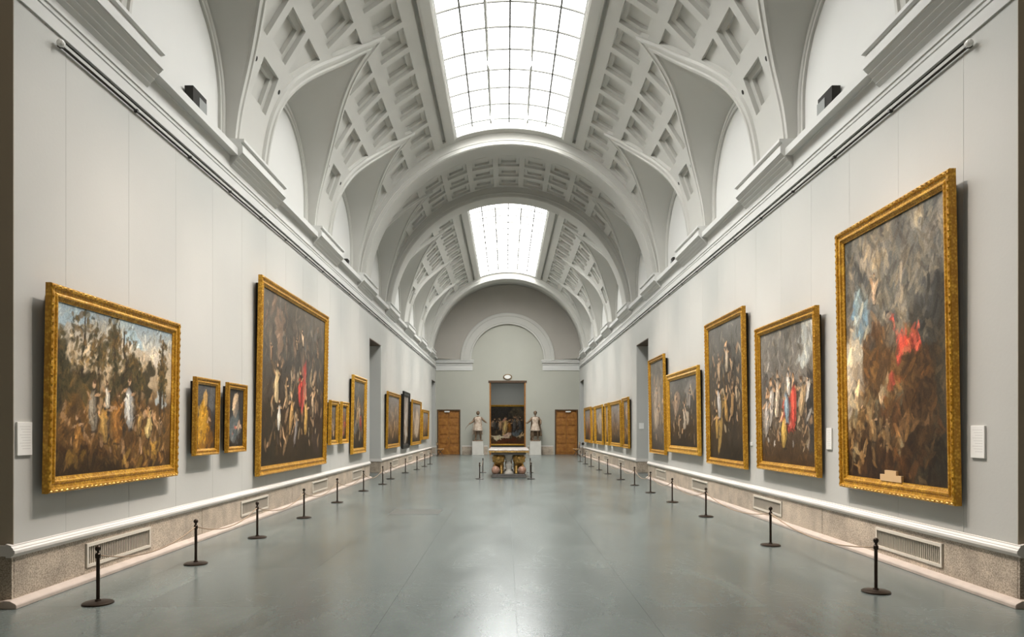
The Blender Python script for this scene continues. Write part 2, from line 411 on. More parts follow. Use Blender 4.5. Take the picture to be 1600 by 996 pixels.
# tip angle
lo, hi = radians(25), radians(60)
for _ in range(50):
    mid = (lo+hi)/2
    if groin_w(mid) is None: lo = mid
    else: hi = mid
TTIP = hi
def groin_curve(n=28):      # from springing to tip : (s, w)
    pts = []
    for i in range(n+1):
        t = pi/2+(TTIP-pi/2)*i/n
        w_ = groin_w(t) if i < n else 0.0
        pts.append((R*t, w_ if w_ else 0.0))
    return pts
GC = groin_curve()
def offset_curve(pts, d):   # away from lunette centre, mitred at the tip
    out = []; n = len(pts)
    for i, p in enumerate(pts):
        a = pts[max(i-1, 0)]; b = pts[min(i+1, n-1)]
        tx, ty = b[0]-a[0], b[1]-a[1]; l = math.hypot(tx, ty) or 1
        nx, ny = ty/l, -tx/l
        if ny < 0: nx, ny = -nx, -ny
        out.append((p[0]+nx*d, p[1]+ny*d))
    a, b = out[-2], out[-1]
    k = b[1]/((a[1]-b[1]) or 1)
    out[-1] = (b[0]+(b[0]-a[0])*k, 0.0) if d > 0 else (pts[-1][0], 0.0)
    return out
def clip(poly, n, d):
    out = []
    for i in range(len(poly)):
        p, q = poly[i], poly[(i+1) % len(poly)]
        dp = n[0]*p[0]+n[1]*p[1]-d; dq = n[0]*q[0]+n[1]*q[1]-d
        if dp <= 0: out.append(p)
        if dp*dq < 0:
            t = dp/(dp-dq); out.append((p[0]+(q[0]-p[0])*t, p[1]+(q[1]-p[1])*t))
    return out
def area(poly): return abs(sum(poly[i][0]*poly[(i+1) % len(poly)][1]-poly[(i+1) % len(poly)][0]*poly[i][1] for i in range(len(poly))))/2
def hp_poly(planes, inset=0):
    p = [(-20, -20), (20, -20), (20, 80), (-20, 80)]
    for n, d in planes:
        p = clip(p, n, d-inset)
        if len(p) < 3: return []
    return p
OC = offset_curve(GC, .30)
CH = .80/2; CSH = radians(4.45)*R
def coffer_planes(sc, yc, sgn, lun):      # lun: lunette centres on this side
    pl = [((1, 0), sc+CSH), ((-1, 0), -(sc-CSH)), ((0, 1), yc+CH), ((0, -1), -(yc-CH))]
    for lc in lun:
        if abs(lc-yc) > 3.2: continue
        side_ = 1 if yc > lc else -1
        # nearest point of the offset curve to coffer centre
        best = None
        for i in range(len(OC)-1):
            px, py = sgn*OC[i][0], lc+side_*OC[i][1]
            dd = (px-sc)**2+(py-yc)**2
            if best is None or dd < best[0]: best = (dd, i)
        i = min(best[1], len(OC)-2); gx, gy = GC[i]; ox, oy = OC[i]; l_ = math.hypot(ox-gx, oy-gy)
        n = (sgn*(ox-gx)/l_, side_*(oy-gy)/l_)       # pointing away from the lunette
        p0 = (sgn*ox, lc+side_*oy)
        pl.append(((-n[0], -n[1]), -(n[0]*p0[0]+n[1]*p0[1])))
    return pl
def poly_in(p, poly):
    c = False; j = len(poly)-1
    for i in range(len(poly)):
        if (poly[i][1] > p[1]) != (poly[j][1] > p[1]) and p[0] < (poly[j][0]-poly[i][0])*(p[1]-poly[i][1])/(poly[j][1]-poly[i][1])+poly[i][0]: c = not c
        j = i
    return c

ceil = thing('ceiling', 'white coffered barrel vault with side lunettes, ribs and two long skylights', 'ceiling'); ceil['kind'] = 'structure'
LUN = [p+PITCH/2 for p in PIERS[:-1]]     # lunette centres
LUN = [PIERS[0]-PITCH/2] + LUN
def vault_patch(y0, y1, s0, s1, coffs, luns, name='vault_shell'):
    """s0<s1 signed arc range; luns: list of (centre, sgn)"""
    pts = []; edges = []
    def loop(poly, closed=True):
        i0 = len(pts); pts.extend(poly); n = len(poly)
        edges.extend((i0+i, i0+(i+1) % n) for i in range(n if closed else n-1))
    # outline
    loop([(s0, y0), (s1, y0), (s1, y1), (s0, y1)])
    for lc, sg in luns:
        cur = [(sg*s, lc+w_) for s, w_ in GC] + [(sg*s, lc-w_) for s, w_ in reversed(GC[:-1])]
        cur = [(a, min(max(b, y0), y1)) for a, b in cur]
        loop(cur, False)
    for c in coffs: loop(c)
    ns = max(2, int((s1-s0)/.22)); nyy = max(1, int((y1-y0)/.9))
    for i in range(ns+1):
        for j in range(nyy+1): pts.append((s0+(s1-s0)*i/ns, y0+(y1-y0)*j/nyy))
    vs, es, fs, *_ = delaunay_2d_cdt([Vector(p) for p in pts], edges, [], 0, 1e-5)
    keep = []
    for f in fs:
        c = (sum(vs[i].x for i in f)/3, sum(vs[i].y for i in f)/3)
        if not (s0-1e-6 <= c[0] <= s1+1e-6 and y0-1e-6 <= c[1] <= y1+1e-6): continue
        bad = False
        for lc, sg in luns:
            if c[0]*sg > 0:
                # interpolate the curve width at this s
                s = abs(c[0]); wv = -1
                for k in range(len(GC)-1):
                    if GC[k][0] >= s >= GC[k+1][0]:
                        u = (GC[k][0]-s)/((GC[k][0]-GC[k+1][0]) or 1); wv = GC[k][1]+(GC[k+1][1]-GC[k][1])*u; break
                if wv > 0 and abs(c[1]-lc) < wv: bad = True; break
        if not bad:
            for cf in coffs:
                if poly_in(c, cf): bad = True; break
        if not bad: keep.append(tuple(f))
    mb = MB(); mb.add([vmap(v.x, v.y) for v in vs], keep)
    me = mb.mesh(name, smooth=True, fix=False)
    bm = bmesh.new(); bm.from_mesh(me)
    bmesh.ops.delete(bm, geom=[v for v in bm.verts if not v.link_faces], context='VERTS')
    bmesh.ops.recalc_face_normals(bm, faces=bm.faces)
    bm.to_mesh(me); bm.free(); me.polygons.foreach_set('use_smooth', [True]*len(me.polygons))
    return link(name, me, 'plaster', ceil)
def coffer(planes):
    p0 = hp_poly(planes); 
    if len(p0) < 3 or area(p0) < .09: return None
    mb = MB()
    def ring(pa, da, pb, db):
        n = len(pa)
        mb.add([vmap(*p, da) for p in pa]+[vmap(*p, db) for p in pb], [(i, (i+1) % n, n+(i+1) % n, n+i) for i in range(n)])
    def cap(p, d): mb.add([vmap(*q, d) for q in p], [tuple(range(len(p)))])
    pa = hp_poly(planes, .006); p1 = hp_poly(planes, .115); p2 = hp_poly(planes, .122)
    if len(pa) != len(p0): return None
    ring(p0, 0, pa, .085); last, ld = pa, .085
    if len(p1) == len(pa) and area(p1) > .02 and len(p2) == len(p1):
        ring(pa, .085, p1, .088); ring(p1, .088, p2, .165); last, ld = p2, .165
    cap(last, ld)
    obj('coffer', mb, 'plaster', ceil)
    return p0
ROWT = [29.4, 41.6, 53.8, 66.0]
def bay(y0, y1, pier, full, ribs):
    """one pier-centred unit; full: close the crown"""
    for sg in ((1,) if full else (1, -1)):
        sides = (1, -1) if full else (sg,)
        coffs = []; luns = []
        for s_ in sides:
            lcs = [pier-PITCH/2, pier+PITCH/2]
            for r_, t in enumerate(ROWT):
                sc = s_*(radians(t+4.45))*R
                for k in range(-2, 3):
                    yc = pier+k*PITCH/5
                    if yc-CH < y0+.02 or yc+CH > y1-.02: continue
                    if ribs and k == 0: continue
                    cc = coffer(coffer_planes(sc, yc, s_, lcs))
                    if cc: coffs.append(cc)
            luns += [(lc, s_) for lc in lcs if y0-.01 <= lc <= y1+.01]
        if full:
            for t in (-22.55, -11.27, 0, 11.27, 22.55):
                for k in range(-2, 3):
                    yc = pier+k*PITCH/5
                    if yc-CH < y0+.02 or yc+CH > y1-.02 or (ribs and k == 0): continue
                    cc = coffer([((1, 0), radians(t)*R+CSH), ((-1, 0), -(radians(t)*R-CSH)), ((0, 1), yc+CH), ((0, -1), -(yc-CH))])
                    if cc: coffs.append(cc)
            vault_patch(y0, y1, -R*pi/2, R*pi/2, coffs, luns)
        else:
            a, b = radians(26.5)*R, R*pi/2
            vault_patch(y0, y1, *((a, b) if sg > 0 else (-b, -a)), coffs, luns)
hp = PITCH/2
P = PIERS
bay(Y0, P[0]+hp, P[0], False, False)
bay(P[1]-hp, P[1]+hp, P[1], False, False)
bay(P[2]-hp, P[2]+hp, P[2], False, False)
bay(P[3]-hp, P[3], P[3], False, True)
bay(P[3], P[3]+hp, P[3], True, True)
bay(P[4]-hp, P[4], P[4], True, True)
bay(P[4], P[4]+hp, P[4], False, True)
bay(P[5]-hp, P[5]+hp, P[5], False, False)
bay(P[6]-hp, P[6]+hp, P[6], False, False)
bay(P[7]-hp, P[7], P[7], False, True)
# last plain barrel
mb = MB(); n = 48
for i in range(n):
    a, b = -pi/2+pi*i/n, -pi/2+pi*(i+1)/n
    mb.add([vmap(a*R, P[7]), vmap(b*R, P[7]), vmap(b*R, YR), vmap(a*R, YR)], [(0, 1, 2, 3)])
obj('vault_shell', mb, 'plaster', ceil, smooth=True)

# transverse ribs
def arch_band(y0, y1, rin, rout, zc, name, m='plaster', parent=None, n=64, prof=None):
    # prof list of (y, r) closed
    prof = prof or [(y0, rin+.03), (y0+.04, rin+.03), (y0+.04, rin+.012), (y0+.09, rin), (y1-.09, rin), (y1-.04, rin+.012), (y1-.04, rin+.03), (y1, rin+.03), (y1, rin+.14), (y1+.02, rin+.15), (y1+.02, rin+.19), (y1, rin+.2), (y1, rout), (y0, rout), (y0, rin+.2), (y0-.02, rin+.19), (y0-.02, rin+.15), (y0, rin+.14)]
    k = len(prof); vs = []; fs = []
    for i in range(n+1):
        a = -pi/2+pi*i/n
        for yy, r in prof: vs.append((r*sin(a), yy, zc+r*cos(a)))
    for i in range(n):
        for j in range(k): fs.append((i*k+j, i*k+(j+1) % k, (i+1)*k+(j+1) % k, (i+1)*k+j))
    fs += [tuple(range(k)), tuple(n*k+j for j in range(k-1, -1, -1))]
    return obj(name, MB().add(vs, fs), m, parent, smooth=25.0)
for p in (P[3], P[4], P[7]): arch_band(p-.47, p+.47, RR, 5.15, ZRC, 'transverse_rib', parent=ceil)
arch_band(Y0-.1, Y0+.5, RR, 5.15, ZRC, 'transverse_rib', parent=ceil)

# groin mouldings, webs, lunette walls
mprof = [(0, .0), (0, .055), (.06, .06), (.075, .03), (.15, .028), (.165, .055), (.22, .05), (.245, 0)]
def ang_to_wall(s):
    t = s/R; a = R*sin(t); z = ZC+R*cos(t); q = z-(ZS0+SLP*(LW-a)); return a, z, q
# z at which stilt ends
tz = None
for s, w_ in GC:
    a, z, q = ang_to_wall(s)
    if w_ < LR-1e-4: tz = z; break
def wallz(s, w_=None):
    a, z, q = ang_to_wall(s)
    w_ = groin_w(s/R) or 0.0
    if w_ < LR-1e-4: return ZS0+sqrt(LR*LR-w_*w_)
    return ZC+(z-ZC)*(ZS0-ZC)/(tz-ZC)
proto = {}
for sg in (1, -1):
    me_m = MB()
    for hs in (1, -1):
        offs = [[(min(s, R*pi/2+.02), w_) for s, w_ in offset_curve(GC, d)] for d, _ in mprof]
        n = len(GC); k = len(mprof); vs = []; fs = []
        for i in range(n):
            for j in range(k):
                s, w_ = offs[j][i]; w_ = max(w_, 0)
                vs.append(vmap(sg*s, hs*w_, -mprof[j][1]))
        for i in range(n-1):
            for j in range(k-1): fs.append((i*k+j, i*k+j+1, (i+1)*k+j+1, (i+1)*k+j))
        me_m.add(vs, fs)
    proto['mould', sg] = me_m.mesh('groin_moulding', smooth=30.0)
    wb = MB(); full = [(s, w_) for s, w_ in GC]+[(s, -w_) for s, w_ in reversed(GC[:-1])]
    vs = []; 
    for s, w_ in full:
        a, z, q = ang_to_wall(s); vs.append((sg*a, w_, z)); 
    for s, w_ in full:
        vs.append((sg*LW, w_, wallz(s)))
    n = len(full); vs2 = vs[:]
    wb.add(vs2, [(i, i+1, n+i+1, n+i) for i in range(n-1)])
    proto['web', sg] = wb.mesh('lunette_web', smooth=True)
    lp = [(sg*LW, w_, wallz(s)) for s, w_ in full]
    lw = MB().add(lp, [tuple(range(n))])
    proto['lun', sg] = lw.mesh('lunette_wall')
    av = MB(); vs = []; band = .2
    zc_ = ZS0
    def inset(w_, z, d):
        if z <= zc_: return (w_-math.copysign(d, w_), z)
        l = math.hypot(w_, z-zc_) or 1
        return (w_*(1-d/l), zc_+(z-zc_)*(1-d/l))
    pr = [(0, .0), (0, .05), (.09, .05), (.10, .03), (.17, .03), (.18, .045), (.20, .045), (.20, 0)]; k = len(pr)
    for s, w_ in full:
        z = wallz(s)
        for d, hh in pr:
            a_, b_ = inset(w_, z, d); vs.append((sg*(LW-hh), a_, b_))
    av.add(vs, [(i*k+j, i*k+j+1, (i+1)*k+j+1, (i+1)*k+j) for i in range(n-1) for j in range(k-1)])
    proto['av', sg] = av.mesh('lunette_archivolt', smooth=30.0)
for key, me in proto.items(): me.materials.append(M['white'] if key[0] in ('lun',) else M['plaster'])
for lc in LUN[1:]:
    for sg in (1, -1):
        link('groin_moulding', proto['mould', sg], None, ceil, loc=(0, lc, 0))
        link('lunette_web', proto['web', sg], None, ceil, loc=(0, lc, 0))
        link('lunette_wall', proto['lun', sg], None, ceil, loc=(0, lc, 0))
        link('lunette_archivolt', proto['av', sg], None, ceil, loc=(0, lc, 0))
# small dark downlight holes beside the lower coffers
hm = MB().lathe([(0, 0), (.045, 0), (.05, .02), (.0, .02)], 10).mesh('vault_socket'); hm.materials.append(M['gap'])
for p in P[:7]:
    for sg in (1, -1):
        for dy in (-.62, .62):
            if p in (P[3], P[4]) : continue
            t = radians(68); x, y, z = vmap(sg*t*R, p+dy, -.004)
            o = link('vault_socket', hm, None, ceil, loc=(x, y, z)); o.rotation_euler = (0, sg*t, 0)

# ---------------- skylights
def skylight(n_, y0, y1, ylines, label):
    t0 = 20.4
    cr = MB(); pr = [(26.6, R+.0), (25.7, R), (25.7, R+.09), (24.5, R+.09), (24.5, R-.04), (23.9, R-.05), (21.2, R-.05), (20.6, R-.03), (t0, R), (t0, R+.42), (26.6, R+.42)]
    for sg in (1, -1):
        pts = [(sg*r*sin(radians(t)), ZC+r*cos(radians(t))) for t, r in pr]
        cr.extrude_y(pts, y0, y1, 1)
    root = struct(obj('window_%d' % n_, cr, 'plaster'), label, 'skylight')
    # curved white curb + end wells
    cb = MB()
    for sg in (1, -1):
        pts = [(sg*r*sin(radians(t)), ZC+r*cos(radians(t))) for t, r in ((t0, R-.01), (t0-.5, R), (t0-.5, R+.3), (t0, R+.3))]
        cb.extrude_y(pts, y0+.0, y1-.0, 1)
    for ya, yb in ((y0, y0+.05), (y1-.05, y1)):
        m_ = 24; vs = []; 
        for i in range(m_+1):
            t = radians(-t0+2*t0*i/m_)
            for yy, r in ((ya, R-.0), (yb, R-.0), (yb, R+.3), (ya, R+.3)): vs.append((r*sin(t), yy, ZC+r*cos(t)))
        cb.add(vs, [(i*4+j, i*4+(j+1) % 4, i*4+4+(j+1) % 4, i*4+4+j) for i in range(m_) for j in range(4)]+[(0, 1, 2, 3), (m_*4+3, m_*4+2, m_*4+1, m_*4)])
    obj('skylight_curb', cb, 'frame_white', root)
    RP = R+.25; tw_ = radians(t0-.4)
    ts = [-tw_+2*tw_*i/6 for i in range(7)]
    for i in range(6):
        a, b = ts[i], ts[i+1]; sub = 3
        for j in range(len(ylines)-1):
            ya, yb = ylines[j], ylines[j+1]; pb = MB()
            tt = [a+(b-a)*q/sub for q in range(sub+1)]
            pb.add([(RP*sin(t), yy, ZC+RP*cos(t)) for t in tt for yy in (ya, yb)], [(2*q, 2*q+2, 2*q+3, 2*q+1) for q in range(sub)])
            obj('glass_pane', pb, 'glass', root, fix=False)
    for t in ts[1:-1]:
        mb = MB(); x, z = (RP-.03)*sin(t), ZC+(RP-.03)*cos(t)
        mb.box(-.02, .02, y0, y1, -.03, .03)
        obj('glazing_bar', mb, 'mullion', root, loc=(x, 0, z), rot=(0, t, 0))
    for yy in ylines[1:]:
        mb = MB(); m_ = 24; vs = []
        for i in range(m_+1):
            t = -tw_+2*tw_*i/m_
            for dy, r in ((-.018, RP-.03), (.018, RP-.03), (.018, RP), (-.018, RP)): vs.append((r*sin(t), yy+dy, ZC+r*cos(t)))
        mb.add(vs, [(i*4+j, i*4+(j+1) % 4, i*4+4+(j+1) % 4, i*4+4+j) for i in range(m_) for j in range(4)])
        obj('glazing_bar', mb, 'mullion', root)
    # daylight above the glass
    ld = bpy.data.lights.new('daylight', 'AREA'); ld.shape = 'RECTANGLE'; ld.size = 4.2; ld.size_y = y1-y0+.6; ld.energy = DAY*(y1-y0)/14; ld.color = (1, .985, .955); ld.spread = radians(SPREAD)
    lo4 = bpy.data.objects.new('daylight', ld); C.objects.link(lo4); lo4.parent = root; lo4.location = (0, (y0+y1)/2, ZC+R+.75)
    return root
yl1 = [22.2-1.014*k for k in range(14, -1, -1)]
skylight(1, yl1[0], 22.42, yl1, 'nearer long curved skylight of bright glass panes over the gallery')
yl2 = [29.15+1.045*k for k in range(14)]
skylight(2, 29.1, yl2[-1]+.15, yl2, 'farther long curved skylight of bright glass panes near the end wall')
# crown strips that close vault ends
def crown(y0, y1):
    mb = MB(); n = 20; T = radians(26.6)
    for i in range(n):
        a, b = -T+2*T*i/n, -T+2*T*(i+1)/n
        mb.add([vmap(a*R, y0), vmap(b*R, y0), vmap(b*R, y1), vmap(a*R, y1)], [(0, 1, 2, 3)])
    for yy in (y0, y1):
        for i in range(n):
            a, b = -T+2*T*i/n, -T+2*T*(i+1)/n
            mb.add([vmap(a*R, yy), vmap(b*R, yy), vmap(b*R, yy, .46), vmap(a*R, yy, .46)], [(0, 1, 2, 3)])
    obj('vault_crown', mb, 'plaster', ceil, smooth=30.0)
crown(Y0, yl1[0]); crown(22.42, P[3]); crown(P[4], 29.1); crown(yl2[-1]+.15, P[7])

# light tracks and spot heads
def track(sg, y0, y1, lbl):
    x = sg*.55; z = ZC+R+.05
    o = tag(obj('light_track', MB().box(x-.015, x+.015, y0, y1, z, z+.035), 'frame_white'), lbl, 'light track'); return o
track(-1, yl1[0]+.1, 22.36, 'thin white light track on the left side of the nearer skylight')
track(1, yl1[0]+.1, 22.36, 'thin white light track on the right side of the nearer skylight')
track(-1, 29.2, 42.6, 'thin white light track on the left side of the farther skylight')
track(1, 29.2, 42.6, 'thin white light track on the right side of the farther skylight')
def spot_proto():
    t = thing('track_spotlight', '', 'spotlight')
    obj('spot_stem', MB().lathe([(0, 0), (.012, 0), (.012, -.12), (0, -.12)], 8), 'frame_white', t)
    obj('spot_head', MB().lathe([(0, .02), (.035, .02), (.045, 0), (.05, -.14), (.045, -.15), (.045, -.13), (0, -.13)], 14), 'frame_white', t, smooth=35.0)
    obj('spot_lens', MB().lathe([(0, -.135), (.044, -.135)], 14), 'lens', t)
    return t
sp = spot_proto(); first = True
ORD = ['first', 'second', 'third', 'fourth', 'fifth', 'sixth', 'seventh', 'eighth', 'ninth', 'tenth', 'eleventh', 'twelfth', 'thirteenth']
def aim(y, sg, ty, tz, power, i, where, size=46, tx=None):
    global first
    o = sp if first else copy_tree(sp); first = False
    side_ = 'left' if sg > 0 else 'right'
    o.location = (-sg*.55*-1 if False else -sg*.55, y, ZC+R+.05)
    tag(o, 'white spotlight on the %s track of the %s skylight, %s from the front' % ('left' if sg > 0 else 'right', where, ORD[i]), 'spotlight', 'spotlights on the skylight tracks')
    tgt = Vector((sg*W if tx is None else tx, ty, tz)); src = Vector(o.location)+Vector((0, 0, -.14))
    d = (tgt-src).normalized(); q = (-d).to_track_quat('Z', 'Y')
    for ch in o.children:
        if ch.name.startswith('spot_stem'): continue
        ch.rotation_euler = q.to_euler(); ch.location = (0, 0, -.13)
    ld = bpy.data.lights.new('spot_light', 'SPOT'); ld.energy = power; ld.color = (1, .85, .75); ld.spot_size = radians(size); ld.spot_blend = .9; ld.shadow_soft_size = .06
    lo_ = bpy.data.objects.new('spot_light', ld); C.objects.link(lo_); lo_.parent = o; lo_.location = Vector((0, 0, -.13))+d*.2; lo_.rotation_euler = q.to_euler()
for sg in (-1, 1):
    for i, (y, ty) in enumerate([(8.6, 7.2), (10.4, 9.2), (12.6, 11.8), (15.0, 14.6), (18.2, 18.2), (21.4, 21.8)]):
        aim(y, sg, ty, .9, SPOT, i, 'nearer', 38)
    for i, (y, ty) in enumerate([(29.8, 28.0), (33, 32.6), (36.5, 37.0), (40, 41.2)]):
        aim(y, sg, ty, .9, SPOT*.8, i, 'farther', 38)

# ================================================================ REAR WALL
CO = 1.2; CZ = E+3.21
rw = MB()
def zarc(x, r, zc): return zc+sqrt(max(r*r-x*x, 0))
T0, T1 = YR, YR+.6
DA, DB, DZ = 3.12, 4.66, 2.98
for sg in (-1, 1):
    rw.box(sg*CO, sg*DA, T0, T1, 0, CZ); rw.box(sg*DB, sg*6.3, T0, T1, 0, CZ); rw.box(sg*DA, sg*DB, T0, T1, DZ, CZ)
    rw.box(sg*DA, sg*DB, T0+.35, T1, 0, DZ)
rw.box(-6.3, 6.3, T0, T1, CZ, 13)
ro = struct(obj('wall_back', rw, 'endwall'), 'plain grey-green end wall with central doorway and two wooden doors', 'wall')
# archivolt ring and darker tympanum plane
AR0, AR1, AZ = 2.39, 3.12, E+4.55
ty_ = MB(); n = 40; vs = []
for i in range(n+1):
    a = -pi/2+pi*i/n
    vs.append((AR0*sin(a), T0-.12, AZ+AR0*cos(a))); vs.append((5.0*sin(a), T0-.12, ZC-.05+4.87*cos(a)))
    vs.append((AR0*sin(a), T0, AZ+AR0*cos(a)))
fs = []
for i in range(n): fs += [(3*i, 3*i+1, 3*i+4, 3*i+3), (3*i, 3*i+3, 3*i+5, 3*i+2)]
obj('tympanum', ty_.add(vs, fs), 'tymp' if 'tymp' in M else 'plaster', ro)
arch_band(0, 0, AR0, AR1, AZ, 'archivolt', 'plaster', ro, 48,
    [(T0, AR0), (T0-.17, AR0), (T0-.17, AR0+.10), (T0-.20, AR0+.12), (T0-.20, AR0+.5), (T0-.23, AR0+.53), (T0-.23, AR1-.05), (T0-.2, AR1), (T0, AR1)])
# return cornices on the end wall
def ret(sg):
    c = MB(); x0, x1 = 2.30, 4.80
    pr = [(.0, 3.88), (.04, 3.88), (.04, 4.10), (.02, 4.11), (.02, 4.20), (.05, 4.22), (.05, 4.25), (.03, 4.26), (.03, 4.36), (.16, 4.39), (.16, 4.47), (.2, 4.5), (.2, 4.56), (.0, 4.6)]
    n = len(pr); vs = [(sg*(x0-(p-.05)*.6), T0-p-.0, E+z) for p, z in pr]+[(sg*x1, T0-p, E+z) for p, z in pr]
    c.add(vs, [(i, (i+1) % n, n+(i+1) % n, n+i) for i in range(n)]+[tuple(range(n)), tuple(range(2*n-1, n-1, -1))])
    return c
for sg, k in ((-1, 3), (1, 4)):
    struct(obj('trim_%d' % k, ret(sg), 'white'), 'white moulded cornice on the %s half of the end wall' % ('left' if sg < 0 else 'right'), 'cornice')
# base of the end wall
for sg, nm in ((-1, 'back_left'), (1, 'back_right')):
    b = MB().box(sg*(CO+.12), sg*(DA-.1), T0-.03, T0, .53, .60)
    bo = struct(obj('baseboard_'+nm, b, 'ledge'), 'granite base slabs of the end wall, %s of the central doorway' % ('left' if sg < 0 else 'right'), 'baseboard')
    obj('granite_slab', MB().box(sg*(CO+.12), sg*2.2, T0-.025, T0, 0, .53), 'granite', bo)
    obj('granite_slab', MB().box(sg*2.205, sg*(DA-.1), T0-.025, T0, 0, .53), 'granite', bo)
# wooden doors
for sg, k in ((-1, 1), (1, 2)):
    nm = 'left' if sg < 0 else 'right'
    fr = MB(); y = T0
    fr.box(sg*DA, sg*(DA+.07), y-.02, y+.35, 0, DZ); fr.box(sg*(DB-.07), sg*DB, y-.02, y+.35, 0, DZ); fr.box(sg*DA, sg*DB, y-.03, y+.35, DZ-.07, DZ)
    d = struct(obj('door_%d' % k, fr, 'wood_dark'), 'carved brown wooden double door at the %s of the end wall' % nm, 'door')
    a0, a1 = DA+.07, DB-.07; mid = (a0+a1)/2
    for l0, l1 in ((a0, mid-.004), (mid+.004, a1)):
        lf = obj('door_leaf', MB().box(sg*l0, sg*l1, y+.09, y+.14, .01, DZ-.075), 'wood', d)
        for z0, z1 in ((.12, .62), (.72, 1.22), (1.32, 1.82), (1.92, 2.34), (2.42, 2.82)):
            pb = MB(); q0, q1 = l0+.08, l1-.08
            pb.box(sg*q0, sg*q1, y+.07, y+.09, z0, z1); pb.box(sg*(q0+.06), sg*(q1-.06), y+.05, y+.07, z0+.06, z1-.06)
            obj('carved_panel', pb, 'wood', lf, bevel=.012)
    obj('door_handle', MB().ball((sg*(mid+.05), y+.06, 1.1), .035, 10, 8), 'brass', d)
    obj('door_closer', MB().box(sg*(mid-.06), sg*(mid+.28), y-.05, y+.04, DZ-.18, DZ-.1), 'label', d)
# central doorway lining and the room beyond
dr = MB(); y = T0
dr.box(-CO, -CO+.09, y-.02, y+.62, 0, CZ-.12); dr.box(CO-.09, CO, y-.02, y+.62, 0, CZ-.12)
do = struct(obj('door_3', dr, 'doorwood' if 'doorwood' in M else 'wood'), 'tall brown-lined central doorway in the end wall', 'doorway')
obj('door_lintel', MB().box(-CO-.07, CO+.07, y-.05, y+.62, CZ-.14, CZ), 'wood_dark', do)
br = MB(); b0, b1 = T1, YR+5.2
br.box(-3.2, -3.1, b0, b1, 0, 5.4); br.box(3.1, 3.2, b0, b1, 0, 5.4); br.box(-3.2, 3.2, b1, b1+.1, 0, 5.4); br.box(-3.2, 3.2, b0, b1, 5.4, 5.5)
M['room_grey'] = mat('far_room_grey', (.40, .42, .41), .7)
bk = struct(obj('wall_far_room', br, 'room_grey'), 'blue-grey room seen through the central doorway', 'wall')
ceil_l = thing('ceiling_lamp', 'square lit ceiling panel in the room beyond the central doorway', 'lamp', (0, YR+2.4, 5.38))
obj('lamp_panel', MB().box(-.9, .9, -.9, .9, 0, .02), 'frame_white', ceil_l)
al = bpy.data.lights.new('panel_light', 'AREA'); al.size = 1.6; al.energy = 55; al.color = (1, .95, .88)
ao = bpy.data.objects.new('panel_light', al); C.objects.link(ao); ao.parent = ceil_l; ao.location = (0, 0, -.03)
# oval cartouche above the doorway
ct = thing('room_plaque', 'small oval white and gilt plaque above the central doorway', 'plaque', (0, YR-.004, E+3.45))
obj('plaque_rim', MB().lathe([(0, 0), (.30, 0), (.30, .05), (.25, .07), (.22, .04)], 24, sx=1, sy=.62), 'brass', ct, rot=(pi/2, 0, 0), smooth=40.0)
obj('plaque_face', MB().lathe([(0, .055), (.2, .05), (.235, .03)], 24, sx=1, sy=.6), 'label', ct, rot=(pi/2, 0, 0))

# ================================================================ VESTIBULE (behind / beside the camera)
for sg, nm in ((-1, 'vestibule_left'), (1, 'vestibule_right')):
    v = MB().box(sg*9, sg*9.1, -4, Y0, 0, 12)
    struct(obj('wall_'+nm, v, 'dark_vest'), 'dim side wall of the hall in front of the gallery', 'wall')
    v = MB().box(sg*(W+.0), sg*9.05, Y0-.006, Y0, .5, 12).box(sg*6.1, sg*9.05, Y0+.05, Y0+.1, .0, 12)
    struct(obj('wall_end_'+('left' if sg < 0 else 'right'), v, 'dark_vest'), 'shaded end face of the %s gallery wall at the picture edge' % ('left' if sg < 0 else 'right'), 'wall')
struct(obj('wall_front', MB().box(-9, 9, -4.1, -4, 0, 12), 'dark_vest'), 'dim wall behind the camera', 'wall')
v = MB().box(-9, 9, -4, Y0+.1, 12, 12.1)
struct(obj('ceiling_vestibule', v, 'dark_vest'), 'dim ceiling of the hall in front of the gallery', 'ceiling')
M['fill_glow'] = bpy.data.materials.new('vestibule_fill_glow'); M['fill_glow'].use_nodes = True
_b = M['fill_glow'].node_tree.nodes['Principled BSDF']; _b.inputs['Emission Color'].default_value = (1, .95, .85, 1); _b.inputs['Emission Strength'].default_value = 6.0
fill_o = struct(obj('window_3', MB().lathe([(1.9, 11.9), (2.1, 11.9), (2.1, 12.0), (1.9, 12.0)], 40, c=(0, 1.0, 0)), 'frame_white'), 'round glowing panel added unseen over the hall in front of the gallery', 'skylight')  # unseen fill light, added to lift the end faces of the gallery walls
obj('glass_pane', MB().lathe([(0, 11.95), (1.9, 11.95)], 40, c=(0, 1.0, 0)), 'fill_glow', fill_o)  # added glowing disc rather than a real pane
# spandrel above the entrance arch
mb = MB(); n = 40; vs = []
for i in range(n+1):
    a = -pi/2+pi*i/n; x, z = 4.9*sin(a), ZC+4.9*cos(a)
    vs += [(x, Y0, z), (x, Y0, 12.05)]
mb.add(vs, [(2*i, 2*i+2, 2*i+3, 2*i+1) for i in range(n)])
obj('entrance_spandrel', mb, 'plaster', ceil)

